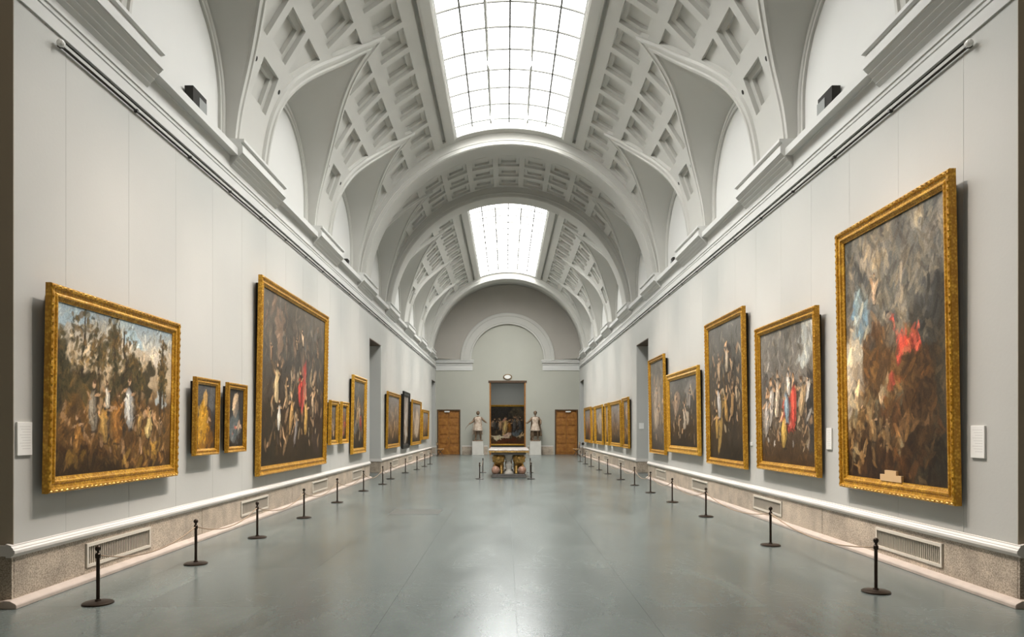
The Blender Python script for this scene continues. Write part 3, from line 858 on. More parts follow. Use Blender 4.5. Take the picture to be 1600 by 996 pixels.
# ================================================================ PAINTINGS
rng = np.random.default_rng(7)
def canvas_img(w_px, h_px, bg, blobs, dabs, seed, asp=1.0, figs=(), trees=(), detail=500):
    """bg: (v, colour) from bottom to top; blobs (u,v,ru,rv,col,alpha); dabs (n,u0,u1,v0,v1,size,cols,alpha); figs (u,v,h,cloth); trees (u,v0,v1,spread)"""
    r = np.random.default_rng(seed)
    V, U = np.meshgrid(np.linspace(0, 1, h_px), np.linspace(0, 1, w_px), indexing='ij')
    img = np.zeros((h_px, w_px, 3)); vs = [b[0] for b in bg]
    nz = np.zeros((h_px, w_px))
    for fx in (3, 7, 15, 31):
        gr = r.random((fx+2, fx+2)); yy = V*fx; xx = U*fx; iy = yy.astype(int); ix = xx.astype(int); fy = yy-iy; fxx = xx-ix
        fy = fy*fy*(3-2*fy); fxx = fxx*fxx*(3-2*fxx)
        nz += ((gr[iy, ix]*(1-fxx)+gr[iy, ix+1]*fxx)*(1-fy)+(gr[iy+1, ix]*(1-fxx)+gr[iy+1, ix+1]*fxx)*fy-.5)/(fx**.5)*1.7
    for c in range(3): img[..., c] = np.interp(V+nz*.06, vs, [b[1][c] for b in bg])
    def ell(u, v, ru, rv, col, al, rot=0, wob=.03):
        m_ = max(ru, rv*1.0)*1.5+.06 if rot else None
        eu, ev = (ru*1.3+abs(wob)*1.2, rv*1.3+abs(wob)*1.2) if not rot else (max(ru, rv/asp if asp else rv)*1.5+.03, max(rv, ru*asp)*1.5+.03)
        i0, i1 = int(max(0, (v-ev)*h_px)), int(min(h_px, (v+ev)*h_px+2)); j0, j1 = int(max(0, (u-eu)*w_px)), int(min(w_px, (u+eu)*w_px+2))
        if i1 <= i0 or j1 <= j0: return
        n_ = nz[i0:i1, j0:j1]*wob; du = (U[i0:i1, j0:j1]+n_-u)*asp; dv = V[i0:i1, j0:j1]+n_-v
        a, b = du*cos(rot)+dv*sin(rot), -du*sin(rot)+dv*cos(rot)
        d = (a/(ru*asp))**2+(b/rv)**2; m = (np.clip((1.25-d)*2.2, 0, 1)*al)[..., None]
        sub = img[i0:i1, j0:j1]; sub[:] = sub*(1-m)+np.array(col)*m
    for b in blobs: ell(*b, wob=.16)
    for u, v0, v1, sp in trees:
        uu = u
        for q in range(26):
            v = v0+(v1-v0)*q/25; uu += (r.random()-.5)*.012; ell(uu, v, .012*(1.3-q/26), .03, (.055, .04, .022), .9)
            if q > 10:
                for _ in range(6):
                    x = uu+(r.random()-.5)*sp*2; y = v+(r.random()-.5)*.10
                    ell(x, y, .006+.012*r.random(), .008+.014*r.random(), np.array([(.05, .045, .02), (.10, .08, .035), (.15, .10, .04)][r.integers(3)]), .75)
    for n, u0, u1, v0, v1, size, cols, al in dabs:
        for _ in range(n):
            c = np.array(cols[r.integers(len(cols))])*(.6+.7*r.random()); s = size*(.35+r.random())
            ell(u0+(u1-u0)*r.random(), v0+(v1-v0)*r.random(), s*.35*(.5+r.random())/asp, s*(.6+r.random()), c, al*(.5+.5*r.random()), (r.random()-.5)*1.6)
    for u, v, h, cl in figs:
        cl = np.array(cl); k = 1/asp; ln = (r.random()-.5)*.5
        ell(u+.05*h*k, v+.40*h, .17*h*k, .42*h, (.04, .03, .02), .75, ln)
        ell(u, v+.36*h, .13*h*k, .37*h, cl*.75, .95, ln); ell(u-.03*h*k, v+.42*h, .06*h*k, .28*h, cl*1.35, .8, ln+.1)
        ell(u+.04*h*k, v+.25*h, .02*h*k, .20*h, cl*.35, .8, ln); ell(u-.08*h*k, v+.22*h, .015*h*k, .18*h, cl*.45, .7, ln)
        for s_ in (-1, 1): ell(u+s_*.14*h*k, v+(.60+.1*r.random())*h, .10*h*k, .030*h, (.50, .33, .20), .9, s_*(r.random()*1.6-.5))
        hx = u+.06*h*k*sin(ln*2); ell(hx, v+.86*h, .055*h*k, .07*h, (.56, .38, .24), .95); ell(hx+.015*h*k, v+.91*h, .055*h*k, .045*h, (.10, .06, .03), .9)
        ell(u, v-.01*h, .14*h*k, .025*h, (.03, .02, .012), .7)
    for _ in range(detail):
        u, v = r.random(), r.random(); c = img[int(v*(h_px-1)), int(u*(w_px-1))]*(.45+1.3*r.random())*np.array([1.05, 1, .92]); s = .008+.022*r.random()
        ell(u, v, s*.35/asp, s*1.2, c, .65, (r.random()-.5)*2.2)
    img *= (1+nz*.35)[..., None]
    img = np.clip(img, .003, 1)
    return np.clip(1.2*img**1.15, .003, 1)
SKYB = (.30, .38, .42); CREAM = (.62, .50, .34); DK = (.035, .025, .014); BR = (.16, .095, .04); OL = (.10, .085, .045); RED = (.50, .11, .09)
GR = (.17, .165, .15); FL = (.62, .42, .26); WH = (.70, .66, .60); OC = OCH = (.40, .25, .07); STEEL = (.20, .23, .25)
def painting(side_, xn, xf, yt, yb, label, bg, blobs, dabs, frame='gold', fw=.16, plate=False, seed=1, name='framed_painting', figs=(), trees=(), detail=500, deep=.08):
    sg = -1 if side_ == 'L' else 1
    fl_ = 4.60                                   # front plane lateral (mid height)
    lat = fl_+CXW*(-1)*(-sg)*1 if False else (fl_-abs(CXW) if sg < 0 else fl_+abs(CXW))
    Yn = lat*F/abs(xn-791); Yf = lat*F/abs(xf-791)
    zt = E+(671-yt)/F*Yn*(1-.004); zb = E+(671-yb)/F*Yn*(1+.004)
    wd = Yf-Yn; ht = zt-zb
    gap = max(.012, W-fl_-deep-.5*.018*ht)
    t = thing(name, label, 'painting', (sg*(W-gap), (Yn+Yf)/2, zb), (0, 0, 0))
    t.rotation_euler = (-.018, 0, -pi/2 if sg < 0 else pi/2)
    # frame profile
    k = fw/.16
    D_ = deep
    pr = [(0, 0), (0, D_*.85), (.008*k, D_), (.03*k, D_*1.03), (.045*k, D_*.95), (.05*k, D_*.75), (.085*k, D_*.68), (.10*k, D_*.85), (.115*k, D_*.85), (.125*k, D_*.62), (.15*k, D_*.48), (.16*k, D_*.45), (.16*k, D_*.15)]
    n = len(pr)
    corners = [(-1, 0), (1, 0), (1, 1), (-1, 1)]; vs = []
    for cx, cz in corners:
        for o_, d in pr:
            x = cx*(wd/2-o_); z = (o_ if cz == 0 else ht-o_); vs.append((x, d, z))
    fs = [(i*n+j, i*n+j+1, ((i+1) % 4)*n+j+1, ((i+1) % 4)*n+j) for i in range(4) for j in range(n-1)]
    obj('frame', MB().add(vs, fs), frame, t)
    if frame != 'ebony' and fw > .12:
        # carved bead row along the outer moulding
        bd = MB(); step = .085
        for (x0, z0, x1, z1) in ((-wd/2, .02*k, wd/2, .02*k), (-wd/2, ht-.02*k, wd/2, ht-.02*k), (-wd/2+.02*k, 0, -wd/2+.02*k, ht), (wd/2-.02*k, 0, wd/2-.02*k, ht)):
            l = math.hypot(x1-x0, z1-z0); m_ = max(2, int(l/step))
            for q in range(m_):
                u = (q+.5)/m_; x, z = x0+(x1-x0)*u, z0+(z1-z0)*u
                s_ = .013*k; lo2 = .036
                ax = (lo2, s_) if abs(z1-z0) < .01 else (s_, lo2)
                bd.add([(x-ax[0], D_, z), (x, D_, z-ax[1]), (x+ax[0], D_, z), (x, D_, z+ax[1]), (x, D_+.013, z)], [(0, 1, 4), (1, 2, 4), (2, 3, 4), (3, 0, 4)])
        tag(obj('carved_leaf', bd, frame, t), kind='stuff')
    bx, bz0, bz1 = wd/2-min(.15, wd*.2), .03, ht-min(.12, ht*.05); g0, g1 = gap-.001, gap-.001+.0175*bz1
    bk_ = MB().add([(-bx, .012, bz0), (bx, .012, bz0), (bx, .012, bz1), (-bx, .012, bz1), (-bx, -g0, bz0), (bx, -g0, bz0), (bx, -g1, bz1), (-bx, -g1, bz1)],
                   [(0, 1, 2, 3), (4, 7, 6, 5), (0, 4, 5, 1), (1, 5, 6, 2), (2, 6, 7, 3), (3, 7, 4, 0)])
    obj('backing', bk_, 'gap', t)  # shadow behind the frame built as a near-black wedge against the wall
    # canvas
    big = (Yn < 12)
    res = 95 if big else (60 if Yn < 20 else 36)
    cw, ch_ = wd-2*fw, ht-2*fw
    nu = int(min(250, max(18, cw*res))); nv = int(min(330, max(26, ch_*res)))
    img = canvas_img(nu, nv, bg, blobs, dabs, seed, cw/ch_, figs, trees, detail if big else detail//2)
    xs = np.linspace(cw/2, -cw/2, nu); zs = np.linspace(fw, ht-fw, nv)
    ZZ, XX = np.meshgrid(zs, xs, indexing='ij')
    co_ = np.stack([XX, np.full_like(XX, .02), ZZ], -1).reshape(-1, 3)
    idx = np.arange(nu*nv).reshape(nv, nu)
    fc = np.stack([idx[:-1, :-1], idx[1:, :-1], idx[1:, 1:], idx[:-1, 1:]], -1).reshape(-1, 4)
    me = bpy.data.meshes.new('canvas'); me.vertices.add(len(co_)); me.vertices.foreach_set('co', co_.ravel())
    me.loops.add(fc.size); me.loops.foreach_set('vertex_index', fc.ravel().astype(np.int32))
    me.polygons.add(len(fc)); me.polygons.foreach_set('loop_start', np.arange(0, fc.size, 4, dtype=np.int32))
    me.update(calc_edges=True); me.validate()
    ca = me.color_attributes.new('Col', 'FLOAT_COLOR', 'POINT')
    ca.data.foreach_set('color', np.concatenate([img.reshape(-1, 3), np.ones((nu*nv, 1))], 1).ravel().astype(np.float32))
    link('canvas', me, 'oil', t)
    if plate:
        pb = MB().box(-.24, .24, .021, .05, .165, .245).box(-.13, .13, .021, .05, .245, .30)
        obj('name_plate', pb, 'tanplate', t)
    return t, Yn, Yf, zb, zt
M['tanplate'] = mat('tan_brass_plate', (.62, .42, .22), .5)

darkbg = [(0, DK), (.25, (.07, .045, .02)), (.6, (.09, .08, .065)), (1, GR)]
# left wall
painting('L', 78.5, 280.5, 440, 772, 'large wide landscape painting with trees and riders, nearest on the left wall',
  [(0, (.05, .03, .012)), (.2, (.13, .075, .028)), (.45, (.13, .08, .035)), (.60, (.42, .33, .22)), (.8, (.50, .43, .33)), (1, (.27, .33, .36))],
  [(.05, .58, .10, .24, (.045, .04, .018), .95), (.20, .52, .13, .10, (.07, .055, .022), .9), (.56, .60, .09, .15, (.06, .05, .022), .95), (.73, .58, .045, .15, (.055, .045, .022), .95),
   (.35, .40, .30, .12, (.20, .115, .04), .85), (.16, .27, .12, .13, (.13, .075, .03), .8), (.12, .95, .12, .05, (.30, .38, .42), .8), (.64, .90, .14, .05, (.36, .46, .50), .8), (.86, .78, .08, .10, (.58, .52, .44), .8), (.9, .50, .07, .07, (.42, .46, .46), .8), (.85, .25, .16, .12, (.10, .06, .022), .8), (.5, .10, .6, .05, (.07, .035, .012), .8)],
  [(110, .02, .50, .42, .60, .05, [(.05, .045, .02), (.09, .07, .03), (.16, .11, .05)], .7), (120, .05, .95, .12, .42, .05, [FL, BR, (.3, .18, .08), DK, (.22, .13, .05)], .6), (80, .05, .95, .02, .2, .05, [BR, OCH, DK, (.3, .18, .07)], .6)],
  figs=[(.27, .26, .34, (.30, .26, .20)), (.36, .18, .30, (.40, .26, .10)), (.46, .18, .36, (.32, .17, .06)), (.56, .26, .38, (.58, .56, .52)), (.66, .22, .22, (.40, .27, .12)), (.76, .20, .26, (.62, .48, .24)), (.15, .12, .26, (.36, .20, .07)), (.38, .40, .20, (.62, .56, .46)), (.88, .22, .16, (.22, .15, .08))],
  trees=[(.18, .45, .95, .09), (.43, .50, .98, .05), (.52, .48, .92, .12), (.30, .5, .82, .06), (.94, .25, .92, .04), (.87, .4, .75, .03), (.03, .4, .85, .04), (.66, .45, .72, .04)], detail=1500, seed=3, deep=.065)
painting('L', 306.5, 344, 588, 713, 'small upright painting of a gold-robed figure, nearer of the small left pair',
  [(0, (.07, .04, .015)), (.5, (.05, .045, .04)), (1, (.10, .10, .10))],
  [(.35, .35, .26, .38, (.48, .27, .04), .95), (.42, .76, .12, .12, (.5, .33, .14), .9), (.62, .45, .12, .2, (.10, .05, .02), .85), (.62, .38, .1, .04, FL, .9), (.55, .10, .35, .10, (.20, .10, .025), .8), (.8, .78, .16, .18, (.12, .12, .12), .8)],
  [(60, .1, .6, .1, .7, .06, [(.5, .3, .05), (.6, .38, .10), BR], .6)], 'gold', .10, seed=5, deep=.06)
painting('L', 357, 386.5, 597, 708, 'small upright dark painting of a grey-robed figure, farther of the small left pair',
  [(0, DK), (.5, (.04, .04, .04)), (1, (.04, .035, .03))],
  [(.4, .35, .3, .25, (.11, .125, .125), .9), (.45, .80, .12, .13, (.58, .44, .30), .9), (.5, .63, .12, .1, (.24, .2, .16), .8), (.7, .33, .2, .04, (.62, .44, .32), .9), (.45, .3, .1, .04, (.5, .17, .12), .85)],
  [(40, .1, .9, .05, .5, .06, [STEEL, DK, GR], .5)], 'gold', .10, seed=6, deep=.06)
painting('L', 407.5, 512, 428, 745, 'tallest painting on the left wall, dark with a crowd and one red cloak',
  [(0, (.04, .028, .014)), (.3, (.06, .04, .022)), (.6, (.10, .09, .075)), (1, (.13, .115, .095))],
  [(.2, .74, .03, .16, (.26, .19, .14), .7), (.55, .42, .06, .14, RED, .9), (.85, .2, .1, .2, (.06, .04, .028), .8), (.12, .2, .12, .2, (.045, .035, .02), .8)],
  [(200, .05, .95, .10, .60, .035, [FL, BR, DK, (.3, .2, .11), (.16, .12, .09), CREAM], .65), (110, .05, .95, .55, .95, .05, [GR, (.22, .17, .13), (.12, .12, .11), (.3, .2, .14)], .45)],
  figs=[(.2, .36, .26, (.58, .46, .28)), (.24, .20, .20, (.62, .58, .50)), (.42, .18, .28, (.42, .27, .12)), (.54, .34, .26, (.52, .10, .08)), (.66, .16, .30, (.50, .33, .12)), (.78, .28, .24, (.40, .30, .2)), (.5, .12, .2, (.25, .22, .2)), (.34, .34, .2, (.35, .25, .15)), (.58, .74, .14, (.62, .48, .34)), (.48, .70, .10, (.4, .3, .2)), (.85, .70, .09, (.4, .28, .18)), (.12, .60, .12, (.3, .2, .13))], detail=1200, seed=8, fw=.17)
painting('L', 517.5, 529.5, 625, 696, 'narrow small dark painting, left of the pair before the left side opening', darkbg, [(.6, .5, .2, .3, (.25, .2, .16), .8)], [(30, 0, 1, .1, .8, .1, [BR, STEEL, FL, DK], .6)], 'gold_bright', .13, seed=9)
painting('L', 535, 545.5, 627.5, 694, 'narrow small reddish painting, right of the pair before the left side opening', darkbg, [(.5, .5, .25, .35, (.26, .13, .08), .8)], [(30, 0, 1, .1, .8, .1, [BR, RED, FL, DK], .5)], 'gold_bright', .13, seed=10)
painting('L', 552.5, 573, 585, 710.5, 'tall gilt-framed painting of pale figures at the near edge of the left side opening', darkbg, [(.45, .5, .15, .22, (.5, .36, .2), .8), (.7, .33, .06, .12, RED, .8), (.3, .3, .2, .1, GR, .7)], [(70, .1, .95, .15, .8, .06, [BR, FL, DK, STEEL, CREAM], .55)], seed=11, fw=.17, frame='gold_bright', figs=[(.4, .35, .3, (.5, .36, .2)), (.65, .3, .26, (.5, .12, .1)), (.6, .45, .22, (.5, .45, .38))])
farp = [(0, DK), (.3, BR), (.6, (.20, .16, .13)), (1, (.25, .23, .21))]
painting('L', 606.5, 626, 611, 701.5, 'gilt-framed painting of grey-brown figures just past the left side opening', farp, [], [(70, .1, .9, .1, .8, .07, [FL, BR, DK, GR, CREAM], .6)], seed=12)
painting('L', 631, 640.5, 611, 702, 'tall black-framed painting on the far left wall', farp, [(.6, .5, .25, .4, (.42, .38, .34), .8)], [(30, .1, .9, .1, .8, .1, [WH, BR, GR], .5)], 'ebony', .22, seed=13)
painting('L', 644.5, 658.5, 624, 696.5, 'gilt-framed pale brown painting right of the black-framed one', farp, [(.6, .5, .3, .35, (.4, .33, .26), .8)], [(40, .1, .9, .1, .8, .08, [FL, BR, CREAM, GR], .5)], seed=14)
painting('L', 661, 670.5, 640, 687.5, 'small gilt-framed painting, farthest on the left wall', farp, [], [(40, .1, .9, .1, .8, .1, [FL, BR, DK, OCH], .6)], seed=15)
# right wall
painting('R', 1486.5, 1307.5, 261, 791, 'very large painting with a red-sashed rider under stormy sky, nearest on the right wall',
  [(0, (.03, .016, .008)), (.2, (.07, .038, .015)), (.45, (.13, .09, .05)), (.7, (.17, .16, .14)), (1, (.10, .10, .09))],
  [(.86, .35, .22, .40, (.045, .038, .025), .9), (.16, .67, .13, .07, (.24, .34, .40), .95), (.10, .52, .13, .08, (.52, .46, .36), .9), (.12, .40, .12, .07, (.38, .32, .25), .85), (.10, .86, .1, .05, (.22, .20, .17), .7),
   (.30, .85, .07, .10, (.30, .26, .21), .7), (.45, .90, .05, .07, (.26, .23, .19), .7), (.70, .86, .10, .10, (.11, .11, .10), .7), (.33, .54, .11, .08, (.11, .06, .025), .95), (.28, .47, .07, .10, (.10, .06, .028), .95), (.52, .38, .22, .12, (.16, .09, .035), .9), (.75, .28, .13, .2, (.07, .04, .018), .85),
   (.66, .53, .07, .03, (.55, .12, .09), .95), (.52, .60, .028, .045, (.50, .10, .08), .9), (.50, .665, .05, .012, (.03, .028, .025), .95), (.50, .645, .025, .018, (.6, .45, .33), .95), (.40, .42, .05, .16, (.10, .06, .028), .9), (.62, .30, .04, .16, (.10, .055, .022), .9), (.48, .37, .07, .03, (.50, .12, .09), .85), (.42, .33, .02, .07, (.62, .52, .36), .9), (.20, .28, .12, .04, (.24, .17, .09), .8), (.36, .13, .24, .015, (.32, .20, .09), .85), (.66, .17, .14, .03, (.26, .16, .08), .7)],
  [(70, .05, .98, .60, .98, .10, [(.24, .22, .18), (.09, .09, .08), (.33, .28, .22), GR, (.07, .07, .065)], .5), (120, .2, .75, .25, .6, .03, [BR, (.22, .13, .05), (.07, .04, .02)], .5), (200, .05, .6, .12, .35, .025, [(.36, .25, .13), BR, DK, (.2, .18, .12), (.10, .06, .03)], .7), (40, .3, .95, .02, .3, .05, [DK, (.12, .06, .025)], .6), (40, .55, .78, .48, .57, .02, [(.65, .18, .13), (.45, .08, .06)], .8)],
  figs=[(.34, .70, .13, (.55, .42, .30)), (.30, .14, .15, (.30, .20, .10)), (.18, .20, .12, (.26, .17, .08)), (.44, .13, .12, (.2, .14, .08))], plate=True, detail=1800, seed=21, fw=.17)
painting('R', 1274.5, 1180.5, 476, 747, 'gilt-framed painting of white and red robed figures, second from near on the right wall',
  [(0, (.08, .045, .018)), (.3, (.10, .075, .05)), (.65, (.20, .18, .155)), (1, (.18, .17, .15))],
  [(.85, .85, .12, .14, (.44, .45, .42), .9), (.35, .85, .03, .2, (.30, .28, .25), .7), (.55, .85, .03, .2, (.28, .26, .22), .7), (.6, .42, .10, .16, (.55, .12, .09), .95), (.92, .4, .08, .32, (.05, .045, .04), .9), (.08, .5, .05, .3, (.10, .09, .08), .8), (.82, .48, .06, .05, WH, .85)],
  [(150, .08, .95, .1, .62, .03, [FL, BR, CREAM, (.2, .16, .12), WH, DK], .6), (40, .05, .95, .7, .98, .06, [(.30, .28, .25), (.13, .125, .11)], .5)],
  figs=[(.20, .28, .38, (.55, .50, .44)), (.33, .36, .34, (.50, .42, .33)), (.64, .26, .42, (.56, .12, .09)), (.45, .10, .34, (.52, .36, .12)), (.52, .30, .30, (.25, .32, .36)), (.78, .34, .30, (.45, .33, .2)), (.12, .22, .34, (.36, .33, .30)), (.55, .50, .22, (.6, .56, .5))], detail=900, seed=22, fw=.15)
painting('R', 1161, 1102, 477, 734, 'tall gilt-framed dark painting with pale figures, third from near on the right wall',
  darkbg, [(.3, .25, .06, .18, (.4, .27, .1), .8), (.7, .2, .2, .15, (.06, .045, .03), .8)],
  [(150, .05, .95, .2, .8, .03, [FL, BR, DK, CREAM, (.2, .17, .14), DK], .6)],
  figs=[(.55, .62, .26, (.50, .42, .32)), (.32, .58, .20, (.42, .32, .22)), (.3, .30, .30, (.46, .43, .40)), (.5, .26, .28, (.44, .28, .11)), (.68, .30, .24, (.40, .26, .13)), (.22, .14, .26, (.42, .28, .1)), (.8, .40, .16, (.5, .4, .28))], detail=700, seed=23, fw=.15)
painting('R', 1090, 1041.5, 570, 713, 'wide-framed smaller gilt painting between the two tall ones on the right wall',
  darkbg, [(.25, .65, .12, .14, (.32, .24, .18), .8), (.6, .45, .07, .18, (.5, .42, .33), .8), (.75, .8, .14, .12, (.25, .23, .21), .7)], [(100, .05, .95, .1, .85, .05, [FL, BR, DK, (.2, .17, .14), CREAM], .55)], 'gold_bright', seed=24, fw=.20, figs=[(.25, .45, .35, (.35, .27, .2)), (.55, .25, .42, (.5, .42, .33)), (.75, .55, .3, (.28, .25, .22)), (.38, .2, .3, (.2, .15, .1))])
painting('R', 1037, 1013.5, 552, 711.5, 'tall narrow gilt-framed painting at the edge of the right side opening',
  [(0, (.10, .08, .06)), (.5, (.22, .19, .16)), (1, (.16, .155, .14))], [(.5, .55, .2, .25, (.38, .32, .26), .7)], [(90, .05, .95, .1, .9, .04, [FL, BR, GR, CREAM, (.22, .18, .15)], .55)], seed=25, fw=.13, figs=[(.45, .5, .25, (.4, .33, .27)), (.55, .28, .26, (.35, .28, .22))])
painting('R', 981, 972, 620, 701.5, 'narrow gilt-framed painting just past the right side opening', farp, [], [(40, .1, .9, .1, .8, .1, [STEEL, BR, DK, FL], .6)], seed=26)
painting('R', 968.5, 952.5, 625, 699, 'widest gilt-framed painting of the far right wall', farp, [], [(60, .1, .9, .1, .8, .08, [FL, BR, DK, GR], .6)], 'gold_bright', seed=27)
painting('R', 950, 944.5, 629.5, 696.5, 'slim gilt-framed painting between two wider ones on the far right wall', farp, [], [(30, .1, .9, .1, .8, .1, [OCH, BR, FL], .6)], 'gold_bright', seed=28)
painting('R', 940.5, 929.5, 632, 695.5, 'gilt-framed painting with a pale centre on the far right wall', farp, [(.5, .5, .3, .3, (.4, .34, .28), .7)], [(40, .1, .9, .1, .8, .1, [CREAM, BR, STEEL], .6)], 'gold_bright', seed=29)
painting('R', 928, 924, 636, 693.5, 'very slim gilt-framed painting, second farthest on the right wall', farp, [], [(20, .1, .9, .1, .8, .1, [OCH, BR], .6)], 'gold_bright', .12, seed=30)
painting('R', 922.5, 912.5, 635.5, 692.5, 'gilt-framed dark painting, farthest on the right wall', farp, [], [(40, .1, .9, .1, .8, .1, [RED, BR, DK, FL], .6)], seed=31)

# painting in the room beyond the doorway
def far_painting():
    y = YR+4.9; s = F/y; X = lambda px: (px-791)/s+CXW; Z = lambda py: E+(671-py)/s
    x0, x1, z0, z1 = X(764), X(822), Z(697), Z(633); wd = x1-x0; ht = z1-z0; fw = .13
    t = thing('framed_painting', 'broad gilt-framed painting of a robed company at a table, seen through the central doorway', 'painting', ((x0+x1)/2, y+.25, z0), (0, 0, pi))
    vs = []; pr = [(0, 0), (0, .12), (.05, .15), (.09, .10), (.13, .08), (.13, .02)]; n = len(pr)
    for cx, cz in [(-1, 0), (1, 0), (1, 1), (-1, 1)]:
        for o_, d in pr: vs.append((cx*(wd/2-o_), d, o_ if cz == 0 else ht-o_))
    obj('frame', MB().add(vs, [(i*n+j, i*n+j+1, ((i+1) % 4)*n+j+1, ((i+1) % 4)*n+j) for i in range(4) for j in range(n-1)]), 'gold_bright', t)
    obj('backing', MB().box(-wd/2+.02, wd/2-.02, 0, .012, .02, ht-.02), 'wood_dark', t)
    nu, nv = 90, 90
    img = canvas_img(nu, nv, asp=1.05, figs=[(.12, .38, .34, (.12, .11, .10)), (.30, .36, .38, (.5, .33, .2)), (.44, .30, .46, (.70, .50, .24)), (.56, .30, .40, (.35, .17, .05)), (.70, .36, .42, (.15, .14, .13)), (.86, .38, .38, (.14, .13, .12))], seed=41, bg=[(0, (.12, .05, .02)), (.2, (.10, .07, .04)), (.4, (.05, .04, .035)), (1, (.05, .045, .04))],
      blobs=[(.85, .8, .3, .2, (.12, .10, .07), .8), (.42, .48, .10, .2, (.72, .5, .26), .95), (.30, .5, .05, .12, (.6, .42, .26), .9), (.43, .66, .05, .04, (.7, .36, .3), .9), (.72, .55, .08, .12, (.25, .2, .16), .9), (.7, .68, .05, .05, (.6, .38, .26), .9), (.1, .55, .06, .1, (.3, .24, .2), .85), (.56, .42, .06, .15, (.3, .14, .05), .9),
       (.25, .2, .32, .045, (.80, .68, .5), .95), (.85, .21, .14, .04, (.72, .55, .35), .95), (.75, .28, .12, .09, (.14, .16, .17), .95), (.5, .1, .25, .08, (.13, .05, .02), .95), (.5, .25, .1, .05, (.7, .5, .4), .8)],
      dabs=[(60, .05, .95, .3, .7, .05, [DK, (.3, .2, .12), (.55, .38, .24), STEEL], .5)])
    cw, ch_ = wd-2*fw, ht-2*fw; xs = np.linspace(cw/2, -cw/2, nu); zs = np.linspace(fw, ht-fw, nv)
    vv = [(x, .03, z) for z in zs for x in xs]; ff = [(j*nu+i, j*nu+nu+i, j*nu+nu+i+1, j*nu+i+1) for j in range(nv-1) for i in range(nu-1)]
    me = bpy.data.meshes.new('canvas'); me.from_pydata(vv, [], ff); ca = me.color_attributes.new('Col', 'FLOAT_COLOR', 'POINT')
    ca.data.foreach_set('color', np.concatenate([img.reshape(-1, 3), np.ones((nu*nv, 1))], 1).ravel().astype(np.float32))
    link('canvas', me, 'oil', t)
    t.location.z = z0
far_painting()

# wall label cards
def card(sg, px, py, w_, h_, label):
    lat = W-abs(CXW) if sg < 0 else W+abs(CXW); Y = lat*F/abs(px-791); z = E+(671-py)/F*Y
    t = thing('wall_label', label, 'label card', (sg*W, Y, z))
    t.rotation_euler = (0, 0, -pi/2 if sg < 0 else pi/2)
    obj('card', MB().box(-w_/2, w_/2, 0, .02, -h_/2, h_/2), 'label', t, bevel=.003)
    ln = MB(); n = 9
    for i in range(n):
        z = h_/2-.04-i*(h_-.08)/n; ln.box(-w_/2+.025, w_/2-.03-(i % 3)*.02, .02, .0206, z-.004, z)
    tag(obj('printed_lines', ln, 'print', t), kind='stuff')
card(-1, 36, 686, .21, .32, 'white label card with fine print at the left picture edge')
card(1, 1530, 691, .21, .33, 'white label card with fine print right of the largest painting')
card(1, 1297, 686, .17, .32, 'white label card between the largest and the second right painting')
card(1, 1175, 694, .12, .07, 'tiny label card between the second and third right paintings')
sgn = thing('opening_sign', 'small white notice on the far jamb of the right side opening', 'sign', (W+.18, OPEN[0][1]-.012, E+.12))
obj('notice', MB().box(-.09, .09, -.01, 0, -.11, .11), 'label', sgn)

# flood lamps on the cornice
fid = 0
for sg, Y, z, lb in ((-1, 10.97, E+5.0, 'dark flood lamp housing in the nearest left lunette'), (1, 10.97, E+5.0, 'dark flood lamp housing in the nearest right lunette'),
                  (-1, 21.2, E+4.98, 'dark flood lamp housing on the left cornice below the third lunette'), (1, 21.0, E+4.98, 'dark flood lamp housing on the right cornice below the third lunette')):
    t = thing('flood_lamp', lb, 'lamp', (sg*4.91, Y-(.05 if Y < 15 else 0), z-(.14 if Y < 15 else .23)))
    near = Y < 15; L_ = .24 if near else .12
    hs = MB().box(-.06, .07, -L_, L_, 0.02, .36)
    obj('lamp_housing', hs, 'gap', t)
    obj('lamp_glass', MB().box(-sg*.062, -sg*.075, -L_*.1, L_, .03, .28), 'greybox', t)
    obj('lamp_foot', MB().box(-.05, .05, -.05, .05, 0, .02), 'black', t)

# ================================================================ STANCHIONS AND CORDS
def stanchion_proto():
    t = thing('barrier_post', '', 'barrier post')
    obj('base', MB().lathe([(0, 0), (.135, 0), (.14, .006), (.138, .014), (.12, .022), (.03, .028), (.022, .045), (0, .045)], 32), 'bronze_post', t, smooth=40.0)
    obj('post', MB().lathe([(0, .03), (.0165, .03), (.0165, .47), (0, .47)], 16), 'bronze_post', t, smooth=40.0)
    obj('collar', MB().lathe([(.0, .44), (.022, .44), (.024, .45), (.024, .48), (.018, .485), (.014, .495), (0, .495)], 16), 'bronze_post', t, smooth=40.0)
    obj('knob', MB().lathe([(0, .49), (.012, .49), (.012, .505), (.024, .52), (.028, .535), (.022, .552), (.008, .562), (0, .563)], 16), 'bronze_post', t, smooth=60.0)
    return t
sp0 = stanchion_proto(); usedp = False
def post(x, y, label, group):
    global usedp
    o = sp0 if not usedp else copy_tree(sp0); usedp = True
    o.location = (x, y, 0); o.rotation_euler = (0, 0, 0); tag(o, label, 'barrier post', group); return (x, y, o)
def cord(a, b, sag):
    n = 14; pts = []; d = Vector((b[0]-a[0], b[1]-a[1], 0)); L0 = d.length; d.normalize()
    for i in range(n+1):
        u = i/n; q = d*(.024+(L0-.05)*u); pts.append((q.x, q.y, .462-sag*4*u*(1-u)))
    obj('cord', MB().tube(pts, .0075, 6), 'rope', a[2], smooth=True)
LP = [(138, 944), (306, 882), (402, 841), (475, 810), (527, 786), (568, 768), (598, 757.5), (610.5, 749), (633.5, 739.5), (651.5, 734.5), (663.5, 729.5), (672, 726)]
